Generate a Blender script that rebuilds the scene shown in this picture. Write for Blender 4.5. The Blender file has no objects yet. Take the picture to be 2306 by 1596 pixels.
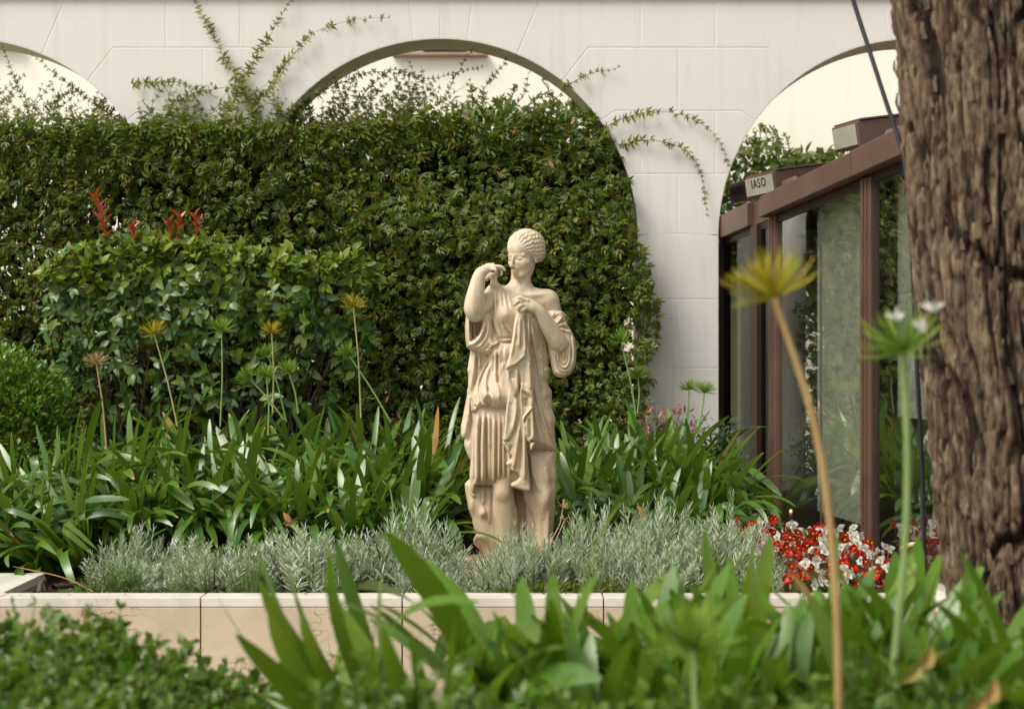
import bpy, math, random
import numpy as np
from mathutils import Vector, Matrix
rng = np.random.default_rng(7)
random.seed(7)
R_ = math.radians
SC = bpy.context.scene
COL = SC.collection

# ------------------------------------------------------------------ camera
CAMZ = 1.5
FPX = 3203.0           # focal length in pixels of a 2306 px wide picture (50 mm on 36 mm)
cam_d = bpy.data.cameras.new('camera'); cam = bpy.data.objects.new('camera', cam_d); COL.objects.link(cam)
cam.location = (0, 0, CAMZ); cam.rotation_euler = (R_(90), 0, 0)
cam_d.lens = 50; cam_d.sensor_width = 36; cam_d.clip_end = 500; cam_d.clip_start = 0.05
cam_d.dof.use_dof = True; cam_d.dof.focus_distance = 7.0; cam_d.dof.aperture_fstop = 2.8
SC.camera = cam

# ------------------------------------------------------------------ light
SUN_DIR = Vector((-0.62, -0.42, 0.98)).normalized()      # towards the sun
w = bpy.data.worlds.new('World'); SC.world = w; w.use_nodes = True
nt = w.node_tree; nt.nodes.clear()
sky = nt.nodes.new('ShaderNodeTexSky'); sky.sky_type = 'NISHITA'; sky.sun_disc = False
sky.sun_elevation = math.asin(SUN_DIR.z); sky.sun_rotation = math.atan2(SUN_DIR.x, SUN_DIR.y)
sky.air_density = 1.0; sky.dust_density = 4.0; sky.ozone_density = 0.6
hs = nt.nodes.new('ShaderNodeHueSaturation'); hs.inputs['Saturation'].default_value = 0.06
bg = nt.nodes.new('ShaderNodeBackground'); bg.inputs['Strength'].default_value = 0.128
wo = nt.nodes.new('ShaderNodeOutputWorld')
nt.links.new(sky.outputs[0], hs.inputs['Color']); nt.links.new(hs.outputs[0], bg.inputs['Color']); nt.links.new(bg.outputs[0], wo.inputs[0])
sun_d = bpy.data.lights.new('sun', 'SUN'); sun_d.energy = 2.0; sun_d.angle = R_(24); sun_d.color = (1.0, 0.93, 0.82)
sun = bpy.data.objects.new('sun', sun_d); COL.objects.link(sun)
sun.rotation_euler = SUN_DIR.to_track_quat('Z', 'Y').to_euler()
SC.view_settings.view_transform = 'Standard'; SC.view_settings.look = 'None'
SC.view_settings.exposure = 0.60; SC.view_settings.gamma = 1.0
SC.render.engine = 'CYCLES'
SC.cycles.max_bounces = 7; SC.cycles.diffuse_bounces = 4; SC.cycles.transparent_max_bounces = 12
SC.cycles.use_denoising = True

# ------------------------------------------------------------------ helpers
def P(px, py, Y):
    return Vector(((px - 1153) / FPX * Y, Y, CAMZ - (py - 798) / FPX * Y))
def NP(px, py, Y):
    px, py, Y = np.broadcast_arrays(np.asarray(px, float), np.asarray(py, float), np.asarray(Y, float))
    return np.stack([(px - 1153) / FPX * Y, Y, CAMZ - (py - 798) / FPX * Y], -1)

def link(o, parent=None, label=None, cat=None, group=None, kind=None):
    COL.objects.link(o)
    if parent is not None: o.parent = parent
    for k, v in (('label', label), ('category', cat), ('group', group), ('kind', kind)):
        if v: o[k] = v
    return o
def empty(name, loc=(0, 0, 0), label=None, cat=None, group=None, rz=0):
    o = bpy.data.objects.new(name, None); o.location = loc; o.rotation_euler = (0, 0, rz)
    o.empty_display_size = 0.1
    return link(o, None, label, cat, group)
def np_mesh(name, V, F, mat=None, smooth=True, tint=None):
    """V (n,3) array, F (m,k) array of equal-sized faces"""
    V = np.asarray(V, np.float32); F = np.asarray(F, np.int32)
    me = bpy.data.meshes.new(name)
    n, m, k = len(V), len(F), F.shape[1]
    me.vertices.add(n); me.vertices.foreach_set('co', V.ravel())
    me.loops.add(m * k); me.loops.foreach_set('vertex_index', F.ravel())
    me.polygons.add(m)
    me.polygons.foreach_set('loop_start', np.arange(0, m * k, k, dtype=np.int32))
    me.polygons.foreach_set('loop_total', np.full(m, k, np.int32))
    me.polygons.foreach_set('use_smooth', np.full(m, smooth, bool))
    me.update(calc_edges=True)
    if tint is not None:
        a = me.attributes.new('tint', 'FLOAT_COLOR', 'POINT')
        c = np.ones((n, 4), np.float32); c[:, :tint.shape[1]] = tint
        a.data.foreach_set('color', c.ravel())
    if mat: me.materials.append(mat)
    return me
def py_mesh(name, V, F, mat=None, smooth=False):
    me = bpy.data.meshes.new(name); me.from_pydata([tuple(v) for v in V], [], F); me.update()
    if smooth: me.polygons.foreach_set('use_smooth', [True] * len(me.polygons))
    if mat: me.materials.append(mat)
    return me
def obj(name, me, parent=None, loc=(0, 0, 0), rot=(0, 0, 0), **kw):
    o = bpy.data.objects.new(name, me); o.location = loc; o.rotation_euler = rot
    return link(o, parent, **kw)
def bevel(o, w=0.004, seg=2):
    b = o.modifiers.new('bevel', 'BEVEL'); b.width = w; b.segments = seg; b.limit_method = 'ANGLE'; return o
def box_vf(x0, x1, y0, y1, z0, z1):
    V = [(x0, y0, z0), (x1, y0, z0), (x1, y1, z0), (x0, y1, z0), (x0, y0, z1), (x1, y0, z1), (x1, y1, z1), (x0, y1, z1)]
    F = [(0, 3, 2, 1), (4, 5, 6, 7), (0, 1, 5, 4), (1, 2, 6, 5), (2, 3, 7, 6), (3, 0, 4, 7)]
    return V, F
def box(name, x0, x1, y0, y1, z0, z1, mat, parent=None, bev=0.004, **kw):
    o = obj(name, py_mesh(name, *box_vf(x0, x1, y0, y1, z0, z1), mat), parent, **kw)
    if bev: bevel(o, bev)
    return o
def prism(name, A, B, mat, parent=None, bev=0.0, **kw):
    """A and B: two parallel outlines of equal length, joined"""
    n = len(A); V = list(A) + list(B)
    F = [tuple(range(n))[::-1], tuple(range(n, 2 * n))] + [(i, (i + 1) % n, n + (i + 1) % n, n + i) for i in range(n)]
    o = obj(name, py_mesh(name, V, F, mat), parent, **kw)
    if bev: bevel(o, bev)
    return o
def tube_arrays(pts, rad, seg=6):
    pts = np.asarray(pts, float); n = len(pts); rad = np.broadcast_to(np.asarray(rad, float), (n,))
    T = np.gradient(pts, axis=0); T /= np.linalg.norm(T, axis=1)[:, None] + 1e-9
    ref = np.array([0, 1, 0.]) if abs(T[:, 1]).mean() < 0.8 else np.array([1, 0, 0.])
    A = np.cross(T, ref); A /= np.linalg.norm(A, axis=1)[:, None] + 1e-9
    B = np.cross(T, A)
    an = np.arange(seg) / seg * 2 * np.pi
    V = pts[:, None] + rad[:, None, None] * (np.cos(an)[None, :, None] * A[:, None] + np.sin(an)[None, :, None] * B[:, None])
    F = []
    for i in range(n - 1):
        for j in range(seg):
            F.append((i * seg + j, i * seg + (j + 1) % seg, (i + 1) * seg + (j + 1) % seg, (i + 1) * seg + j))
    return V.reshape(-1, 3), np.array(F)
def join_arrays(parts):
    Vs, Fs, o = [], [], 0
    for V, F in parts:
        Vs.append(np.asarray(V, float)); Fs.append(np.asarray(F) + o); o += len(V)
    return np.concatenate(Vs), np.concatenate(Fs)
def spline(pts, n):
    pts = np.asarray(pts, float)
    d = np.r_[0, np.cumsum(np.linalg.norm(np.diff(pts, axis=0), axis=1))]
    t = np.linspace(0, d[-1], n)
    q = np.stack([np.interp(t, d, pts[:, k]) for k in range(pts.shape[1])], -1)
    for _ in range(3):
        q[1:-1] = 0.25 * q[:-2] + 0.5 * q[1:-1] + 0.25 * q[2:]
    return q
def norm(a): return a / (np.linalg.norm(a, axis=-1, keepdims=True) + 1e-9)
def scatter(tv, tf, pos, d, nrm, s, tint=None, sw=None):
    """copies of a template (length along y, width x, normal z) -> V, F, tint"""
    tv = np.asarray(tv, float); tf = np.asarray(tf)
    d = norm(d); x = norm(np.cross(d, nrm)); z = np.cross(x, d)
    s = np.broadcast_to(np.asarray(s, float), (len(pos),)); sw = s if sw is None else sw
    V = pos[:, None] + (sw[:, None] * tv[:, 0])[..., None] * x[:, None] + (s[:, None] * tv[:, 1])[..., None] * d[:, None] + (s[:, None] * tv[:, 2])[..., None] * z[:, None]
    F = tf[None] + (np.arange(len(pos)) * len(tv))[:, None, None]
    if tint is None: tint = rng.random(len(pos))
    T = np.stack([np.repeat(tint, len(tv)), np.tile(tv[:, 1], len(pos)), np.zeros(len(pos) * len(tv))], -1)
    return V.reshape(-1, 3), F.reshape(-1, tf.shape[1]), T
def scat_mesh(name, chunks, mat, smooth=True):
    Vs, Fs, Ts, o = [], [], [], 0
    for V, F, T in chunks:
        Vs.append(V); Fs.append(F + o); Ts.append(T); o += len(V)
    return np_mesh(name, np.concatenate(Vs), np.concatenate(Fs), mat, smooth, np.concatenate(Ts))
def inpoly(x, y, poly):
    poly = np.asarray(poly, float); x = np.asarray(x, float); y = np.asarray(y, float)
    c = np.zeros(x.shape, bool); n = len(poly); j = n - 1
    for i in range(n):
        xi, yi = poly[i]; xj, yj = poly[j]
        if yi != yj:
            m = ((yi > y) != (yj > y)) & (x < (xj - xi) * (y - yi) / (yj - yi) + xi); c ^= m
        j = i
    return c
def rand_dirs(n, bias=(0, 0, 0)):
    v = norm(rng.normal(size=(n, 3))) + np.asarray(bias, float); return norm(v)

# ------------------------------------------------------------------ materials
class NT:
    def __init__(s, name):
        s.m = bpy.data.materials.new(name); s.m.use_nodes = True; s.t = s.m.node_tree
        s.b = s.t.nodes['Principled BSDF']; s.out = s.t.nodes['Material Output']
    def n(s, typ, **kw):
        x = s.t.nodes.new('ShaderNode' + typ)
        for k, v in kw.items():
            if hasattr(x, k) and k not in x.inputs: setattr(x, k, v)
            else: x.inputs[k].default_value = v
        return x
    def l(s, a, b): s.t.links.new(a, b)
    def set(s, **kw):
        for k, v in kw.items(): s.b.inputs[k.replace('_', ' ')].default_value = v
    def ramp(s, fac, stops):
        r = s.t.nodes.new('ShaderNodeValToRGB'); e = r.color_ramp.elements
        while len(e) < len(stops): e.new(0.5)
        for i, (p, c) in enumerate(stops):
            e[i].position = p; e[i].color = (*c, 1) if len(c) == 3 else c
        s.l(fac, r.inputs[0]); return r.outputs[0]
    def coord(s, which='Object', scale=(1, 1, 1)):
        tc = s.t.nodes.new('ShaderNodeTexCoord'); mp = s.t.nodes.new('ShaderNodeMapping')
        mp.inputs['Scale'].default_value = scale; s.l(tc.outputs[which], mp.inputs[0]); return mp.outputs[0]
    def noise(s, vec, scale, detail=4, rough=0.55, dist=0.0):
        x = s.n('TexNoise'); x.inputs['Scale'].default_value = scale; x.inputs['Detail'].default_value = detail
        x.inputs['Roughness'].default_value = rough; x.inputs['Distortion'].default_value = dist
        s.l(vec, x.inputs['Vector']); return x.outputs['Fac']
    def mix(s, f, a, b, mode='MIX'):
        x = s.t.nodes.new('ShaderNodeMix'); x.data_type = 'RGBA'; x.blend_type = mode
        for i, v in ((0, f), (6, a), (7, b)):
            if hasattr(v, 'links') or hasattr(v, 'is_linked'): s.l(v, x.inputs[i])
            elif i == 0: x.inputs[0].default_value = v
            else: x.inputs[i].default_value = (*v, 1)
        return x.outputs[2]
    def math(s, op, a, b=0.0, clamp=False):
        x = s.t.nodes.new('ShaderNodeMath'); x.operation = op; x.use_clamp = clamp
        for i, v in ((0, a), (1, b)):
            if hasattr(v, 'is_linked'): s.l(v, x.inputs[i])
            else: x.inputs[i].default_value = v
        return x.outputs[0]
    def bump(s, h, strength=0.3, dist=0.01):
        x = s.t.nodes.new('ShaderNodeBump'); x.inputs['Strength'].default_value = strength; x.inputs['Distance'].default_value = dist
        s.l(h, x.inputs['Height']); s.l(x.outputs[0], s.b.inputs['Normal']); return x

def leaf_mat(name, cols, rough=0.45, transl=0.22, spec=0.5, yellow=0.35, tip=None, vein=False):
    """cols: ramp colours chosen per leaf; small noise inside the leaf"""
    k = NT(name); sat = 1.28
    cols = [tuple(max(.004, (l_ := .25 * c_[0] + .65 * c_[1] + .1 * c_[2]) + (x_ - l_) * sat) for x_ in c_) for c_ in cols]
    at = k.n('Attribute', attribute_name='tint'); sep = k.n('SeparateColor'); k.l(at.outputs['Color'], sep.inputs[0])
    oi = k.n('ObjectInfo')
    r = k.math('FRACT', k.math('ADD', sep.outputs[0], oi.outputs['Random']))
    n = len(cols); c = k.ramp(r, [(i / max(1, n - 1), cc) for i, cc in enumerate(cols)])
    no = k.noise(k.coord('Object', (1, 1, 1)), 34, 2)
    c = k.mix(k.math('MULTIPLY', no, 0.45), c, (0.02, 0.035, 0.012), 'MIX')
    if tip:
        uv = k.math('MULTIPLY', k.ramp(sep.outputs[1], [(0.955, (0, 0, 0)), (0.985, (1, 1, 1))]), k.math('GREATER_THAN', k.math('FRACT', k.math('MULTIPLY', oi.outputs['Random'], 7.3)), 0.86))
        c = k.mix(uv, c, tip)
    k.l(c, k.b.inputs['Base Color']); k.set(Roughness=rough); k.b.inputs['Specular IOR Level'].default_value = spec
    tr = k.n('BsdfTranslucent'); cc = k.mix(yellow, c, (0.35, 0.45, 0.04), 'MIX'); k.l(cc, tr.inputs[0])
    mx = k.n('MixShader'); mx.inputs[0].default_value = transl
    k.l(k.b.outputs[0], mx.inputs[1]); k.l(tr.outputs[0], mx.inputs[2]); k.l(mx.outputs[0], k.out.inputs[0])
    return k.m
def plain(name, col, rough=0.5, spec=0.4, metal=0.0, var=0.15, scale=8, bump=0.0, bscale=60):
    k = NT(name); v = k.coord()
    n = k.noise(v, scale, 5)
    d = tuple(x * (1 - var) for x in col); e = tuple(min(1, x * (1 + var)) for x in col)
    k.l(k.ramp(n, [(0.3, d), (0.7, e)]), k.b.inputs['Base Color'])
    k.set(Roughness=rough, Metallic=metal); k.b.inputs['Specular IOR Level'].default_value = spec
    if bump: k.bump(k.noise(v, bscale, 4), bump, 0.005)
    return k.m

# stucco: fine grain, weather streaks and a brown damp foot
def stucco(name, col, dirt, streak=0.25):
    k = NT(name); v = k.coord('Object')
    big = k.noise(v, 1.3, 5, 0.6); st = k.noise(k.coord('Object', (5, 5, 0.5)), 1.6, 5, 0.6); fine = k.noise(v, 90, 3)
    c = k.mix(k.math('MULTIPLY', k.ramp(big, [(0.42, (0, 0, 0)), (0.75, (1, 1, 1))]), 0.35), col, tuple(x * 0.88 for x in col))
    c = k.mix(k.math('MULTIPLY', k.ramp(st, [(0.52, (0, 0, 0)), (0.8, (1, 1, 1))]), streak), c, dirt)
    k.l(c, k.b.inputs['Base Color']); k.set(Roughness=0.85); k.b.inputs['Specular IOR Level'].default_value = 0.2
    k.bump(k.math('ADD', fine, k.math('MULTIPLY', k.noise(v, 14, 4), 1.5)), 0.12, 0.004)
    return k.m
M = {}
M['wall'] = stucco('painted_render', (0.69, 0.665, 0.605), (0.46, 0.37, 0.25), 0.34)
M['cream'] = stucco('cream_render', (0.93, 0.885, 0.76), (0.72, 0.62, 0.46), 0.3)
M['soffit'] = stucco('olive_bounce_soffit', (0.46, 0.45, 0.29), (0.26, 0.26, 0.15), 0.35)  # light reflected off the hedge put into the soffit colour as olive
M['soffit_brown'] = stucco('tan_render', (0.46, 0.35, 0.26), (0.25, 0.18, 0.12), 0.4)  # tan tone of the right arch's underside and the window frames
M['cornice'] = plain('tan_cornice', (0.40, 0.28, 0.17), 0.7)
M['brown'] = plain('brown_metal', (0.105, 0.056, 0.037), 0.42, 0.5, 0.0, 0.2, 3, 0.03)
M['brown_dark'] = plain('dark_brown_metal', (0.035, 0.018, 0.012), 0.45, 0.4)
M['cap'] = plain('beige_cap', (0.30, 0.28, 0.22), 0.5, 0.4)
M['cap_dark'] = plain('brown_cap', (0.07, 0.05, 0.04), 0.5, 0.4)
M['ink'] = plain('dark_ink', (0.02, 0.02, 0.02), 0.6)
M['rubber'] = plain('black_rubber', (0.012, 0.012, 0.014), 0.5)
M['blackmetal'] = plain('black_lamp_body', (0.012, 0.013, 0.016), 0.38)
M['soil'] = plain('dark_soil', (0.045, 0.028, 0.018), 0.95, 0.1, 0, 0.5, 25, 0.8, 40)
M['paving'] = plain('stone_paving', (0.33, 0.30, 0.25), 0.8, 0.3, 0, 0.15, 2, 0.1)
M['twig'] = plain('brown_twig', (0.075, 0.05, 0.03), 0.8)
M['twig_green'] = plain('green_stem', (0.14, 0.18, 0.05), 0.6)
M['glassfloor'] = plain('interior_floor', (0.16, 0.14, 0.12), 0.3)
M['interior'] = plain('interior_wall', (0.42, 0.41, 0.37), 0.7)
M['pier_reflection'] = plain('pale_pier_reflection', (0.74, 0.73, 0.64), 0.8); M['shade'] = plain('creeper_depth_shade', (0.012, 0.014, 0.008), 0.9, 0.1)  # pale tone imitates the pier's reflection; near-black paints shade inside the creeper
# marble with brown veins
def marble(name, base, vein, amt, vs=7.0):
    k = NT(name); v = k.coord('Object')
    warp = k.n('TexNoise'); warp.inputs['Scale'].default_value = 3.0; warp.inputs['Detail'].default_value = 8; k.l(v, warp.inputs['Vector'])
    av = k.n('VectorMath', operation='MULTIPLY_ADD'); k.l(warp.outputs['Color'], av.inputs[0]); av.inputs[1].default_value = (0.55, 0.55, 0.55); k.l(v, av.inputs[2])
    vo = k.n('TexVoronoi', feature='DISTANCE_TO_EDGE'); vo.inputs['Scale'].default_value = vs; k.l(av.outputs[0], vo.inputs['Vector'])
    line = k.ramp(vo.outputs['Distance'], [(0.0, (1, 1, 1)), (0.032, (0, 0, 0))])
    mask = k.ramp(k.noise(v, 3.2, 4), [(0.42, (0, 0, 0)), (0.66, (1, 1, 1))])
    f = k.math('MULTIPLY', k.math('MULTIPLY', line, mask), amt)
    cl = k.noise(v, 2.2, 6, 0.65, 0.8)
    b = k.ramp(cl, [(0.3, tuple(x * 0.78 for x in base)), (0.52, base), (0.75, tuple(min(1, x * 1.14) for x in base))])
    k.l(k.mix(f, b, vein), k.b.inputs['Base Color']); k.set(Roughness=0.32); k.b.inputs['Specular IOR Level'].default_value = 0.4
    k.bump(k.noise(v, 120, 2), 0.05, 0.002)
    return k.m
M['marble'] = marble('veined_beige_marble', (0.53, 0.435, 0.305), (0.20, 0.09, 0.035), 1.0, 9.0)
M['coping'] = marble('pale_marble_coping', (0.66, 0.61, 0.52), (0.34, 0.24, 0.15), 0.35, 5.0)
# statue stone
def statue_mat():
    k = NT('cast_stone'); v = k.coord('Object')
    st = k.noise(k.coord('Object', (14, 14, 2.0)), 1.5, 5, 0.6); b = k.noise(v, 3.0, 5)
    c = k.ramp(b, [(0.3, (0.54, 0.44, 0.305)), (0.7, (0.64, 0.55, 0.41))])
    c = k.mix(k.math('MULTIPLY', k.ramp(st, [(0.45, (0, 0, 0)), (0.66, (1, 1, 1))]), 0.60), c, (0.40, 0.27, 0.14))
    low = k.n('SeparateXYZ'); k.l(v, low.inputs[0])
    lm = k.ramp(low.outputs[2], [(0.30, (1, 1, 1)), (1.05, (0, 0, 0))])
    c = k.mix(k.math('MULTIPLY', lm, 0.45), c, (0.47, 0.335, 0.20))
    sp = k.n('TexVoronoi'); sp.inputs['Scale'].default_value = 46; k.l(v, sp.inputs['Vector'])
    c = k.mix(k.math('MULTIPLY', k.ramp(sp.outputs['Distance'], [(0.05, (1, 1, 1)), (0.09, (0, 0, 0))]), 0.25), c, (0.16, 0.10, 0.05))
    k.l(c, k.b.inputs['Base Color']); k.set(Roughness=0.55); k.b.inputs['Specular IOR Level'].default_value = 0.25
    k.bump(k.math('ADD', k.noise(v, 110, 4), k.math('MULTIPLY', k.noise(k.coord('Object', (34, 34, 5)), 3, 4), 1.6)), 0.35, 0.003)
    return k.m
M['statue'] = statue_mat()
def bark_mat():
    k = NT('grey_brown_bark')
    at = k.n('Attribute', attribute_name='tint'); sep = k.n('SeparateColor'); k.l(at.outputs['Color'], sep.inputs[0])
    v = k.coord('Object', (26, 26, 5.0)); n = k.noise(v, 1.8, 8, 0.72)
    c = k.ramp(n, [(0.36, (0.030, 0.018, 0.011)), (0.45, (0.080, 0.050, 0.028)), (0.54, (0.195, 0.140, 0.085)), (0.66, (0.35, 0.285, 0.195))])
    c = k.mix(k.ramp(k.noise(k.coord('Object', (3, 3, 1.2)), 1.5, 3), [(0.45, (0, 0, 0)), (0.62, (0.5, 0.5, 0.5))]), c, (0.23, 0.155, 0.10), 'MIX')
    c = k.mix(k.math('MULTIPLY', sep.outputs[0], 0.92), c, (0.022, 0.012, 0.008))
    k.l(c, k.b.inputs['Base Color']); k.set(Roughness=0.9); k.b.inputs['Specular IOR Level'].default_value = 0.15
    k.bump(n, 0.8, 0.02); return k.m
M['bark'] = bark_mat()
def glass_mat(name, tr=(0.84, 0.86, 0.82), gain=0.5):
    k = NT(name); k.t.nodes.remove(k.b)
    g = k.n('BsdfGlossy'); g.inputs['Roughness'].default_value = 0.015; g.inputs['Color'].default_value = (0.95, 0.97, 0.93, 1)
    t = k.n('BsdfTransparent'); t.inputs['Color'].default_value = (*tr, 1)
    f = k.n('Fresnel'); f.inputs['IOR'].default_value = 1.5
    wv = k.n('TexNoise'); wv.inputs['Scale'].default_value = 2.2; wv.inputs['Detail'].default_value = 1; k.l(k.coord('Object', (0.5, 0.5, 2.2)), wv.inputs['Vector'])
    b = k.n('Bump'); b.inputs['Strength'].default_value = 0.12; b.inputs['Distance'].default_value = 0.02; k.l(wv.outputs['Fac'], b.inputs['Height']); k.l(b.outputs[0], g.inputs['Normal'])
    mx = k.n('MixShader'); k.l(k.math('MULTIPLY', f.outputs[0], gain, True), mx.inputs[0]); k.l(t.outputs[0], mx.inputs[1]); k.l(g.outputs[0], mx.inputs[2])
    k.l(mx.outputs[0], k.out.inputs[0]); return k.m
M['glass'] = glass_mat('clear_window_glass'); M['glass_dark'] = glass_mat('dimmed_window_glass', (0.35, 0.36, 0.33), 0.16)  # second glass: copy darkened for the far panes to hold down the pier's reflection
k = NT('lamp_glow'); k.set(); k.b.inputs['Emission Color'].default_value = (1, 0.52, 0.20, 1); k.b.inputs['Emission Strength'].default_value = 5; M['glow'] = k.m
k = NT('lamp_glow_dim'); k.b.inputs['Emission Color'].default_value = (1, 0.55, 0.22, 1); k.b.inputs['Emission Strength'].default_value = 3; M['glow2'] = k.m

G = lambda r, g, b: (r, g, b)
M['vine'] = leaf_mat('vine_leaf', [G(.050,.088,.015), G(.095,.148,.024), G(.150,.185,.034), G(.078,.130,.034), G(.25,.25,.045), G(.065,.100,.018), G(.18,.21,.06)], 0.42, .30)
M['vine_new'] = leaf_mat('young_vine_leaf', [G(.16,.20,.035), G(.10,.17,.04), G(.22,.20,.05), G(.07,.14,.04)], 0.5, .35)
M['vine_dead'] = leaf_mat('dry_leaf', [G(.40,.22,.11), G(.30,.16,.07), G(.48,.33,.20)], 0.7, .2)
M['vine_far'] = leaf_mat('far_hedge_leaf', [G(.05,.10,.03), G(.10,.13,.03), G(.14,.14,.035), G(.05,.11,.045)], 0.45, .3)
M['photinia'] = leaf_mat('photinia_leaf', [G(.065,.125,.042), G(.09,.16,.05), G(.078,.145,.055), G(.19,.225,.065), G(.06,.115,.034)], 0.40, .22, .5)
M['photinia_top'] = leaf_mat('photinia_young_leaf', [G(.15,.22,.035), G(.22,.27,.045), G(.10,.18,.045), G(.28,.29,.07)], 0.42, .3)
M['photinia_red'] = leaf_mat('photinia_red_leaf', [G(.48,.07,.045), G(.36,.05,.04), G(.50,.20,.17)], 0.35, .2)
M['box'] = leaf_mat('box_leaf', [G(.11,.22,.04), G(.20,.32,.07), G(.07,.15,.03), G(.15,.27,.055)], 0.38, .25)
M['aga'] = leaf_mat('agapanthus_leaf', [G(.056,.132,.026), G(.085,.172,.036), G(.12,.205,.048), G(.07,.15,.038), G(.16,.225,.06)], 0.33, .28, .65, tip=(.45, .26, .10))
M['aga_fg'] = leaf_mat('near_agapanthus_leaf', [G(.085,.18,.028), G(.135,.235,.036), G(.10,.20,.045), G(.19,.27,.060)], 0.36, .34, .6)
M['aga_dry'] = leaf_mat('dry_strap_leaf', [G(.45,.33,.16), G(.35,.20,.08), G(.30,.28,.09)], 0.6, .2)
M['lav'] = leaf_mat('lavender_leaf', [G(.38,.44,.30), G(.54,.58,.46), G(.28,.36,.17), G(.74,.78,.70), G(.34,.43,.22)], 0.55, .25, .4)
M['lav_green'] = leaf_mat('green_lavender_leaf', [G(.13,.20,.07), G(.20,.27,.13), G(.10,.17,.05)], 0.6, .2, .3)
M['moss'] = leaf_mat('moss_leaf', [G(.10,.14,.03), G(.15,.17,.04), G(.07,.11,.02)], 0.7, .2, .2)
M['fgshrub'] = leaf_mat('near_shrub_leaf', [G(.07,.14,.022), G(.13,.21,.04), G(.05,.11,.02), G(.18,.24,.06), G(.08,.15,.03)], 0.42, .3)
M['nandina'] = leaf_mat('nandina_leaf', [G(.045,.10,.05), G(.08,.14,.07), G(.05,.09,.04)], 0.4, .2)
M['nandina_red'] = leaf_mat('red_nandina_leaf', [G(.28,.07,.08), G(.20,.05,.05), G(.34,.14,.14)], 0.4, .2)
M['umb_green'] = leaf_mat('green_umbel', [G(.27,.42,.09), G(.36,.48,.13), G(.20,.34,.10)], 0.5, .3)
M['umb_yellow'] = leaf_mat('yellowing_umbel', [G(.60,.48,.09), G(.50,.50,.10), G(.66,.44,.14)], 0.5, .3)
M['umb_tan'] = leaf_mat('dried_umbel', [G(.60,.40,.22), G(.68,.50,.30), G(.50,.32,.17)], 0.7, .15)
M['petal_white'] = leaf_mat('white_petal', [G(.80,.78,.72), G(.85,.84,.80), G(.74,.72,.62)], 0.5, .3, .3, 0.0)
M['petal_red'] = leaf_mat('red_petal', [G(.50,.008,.014), G(.36,.006,.012), G(.56,.015,.02)], 0.45, .15, .3, 0.0)
M['begonia'] = leaf_mat('begonia_leaf', [G(.12,.07,.03), G(.06,.09,.03), G(.10,.16,.04), G(.09,.04,.03)], 0.3, .2)
# ------------------------------------------------------------------ statue (implicit surfaces -> surface nets)
MU = 1 / 801.0      # metres per photo pixel at the statue
ST_Y = 7.1
def poly_sd(X, Z, poly):
    """signed distance to a closed 2D outline, positive inside"""
    p = np.asarray(poly, float); n = len(p); d = np.full(X.shape, 1e9)
    for i in range(n):
        a = p[i]; b = p[(i + 1) % n]; e = b - a
        t = np.clip(((X - a[0]) * e[0] + (Z - a[1]) * e[1]) / (e @ e + 1e-9), 0, 1)
        d = np.minimum(d, (X - a[0] - t * e[0]) ** 2 + (Z - a[1] - t * e[1]) ** 2)
    d = np.sqrt(d); return np.where(inpoly(X, Z, p), d, -d)
def folds(X, Z, strokes):
    H = np.zeros(X.shape)
    for pts, w_, h_ in strokes:
        p = spline(pts, max(4, 5 * len(pts)))
        d = np.full(X.shape, 1e9); tt = np.zeros(X.shape); m = len(p) - 1
        lo = p.min(0) - 3.2 * w_; hi = p.max(0) + 3.2 * w_
        mk = (X > lo[0]) & (X < hi[0]) & (Z > lo[1]) & (Z < hi[1])
        x = X[mk]; z = Z[mk]; dd = np.full(x.shape, 1e9); t0 = np.zeros(x.shape)
        for i in range(m):
            a = p[i]; e = p[i + 1] - a
            t = np.clip(((x - a[0]) * e[0] + (z - a[1]) * e[1]) / (e @ e + 1e-9), 0, 1)
            q = (x - a[0] - t * e[0]) ** 2 + (z - a[1] - t * e[1]) ** 2
            s = q < dd; dd = np.where(s, q, dd); t0 = np.where(s, (i + t) / m, t0)
        tp = np.clip(np.minimum(t0, 1 - t0) / 0.12, 0.25, 1)
        H[mk] += h_ * tp * np.exp(-dd / (w_ * w_))
    return H
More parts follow.
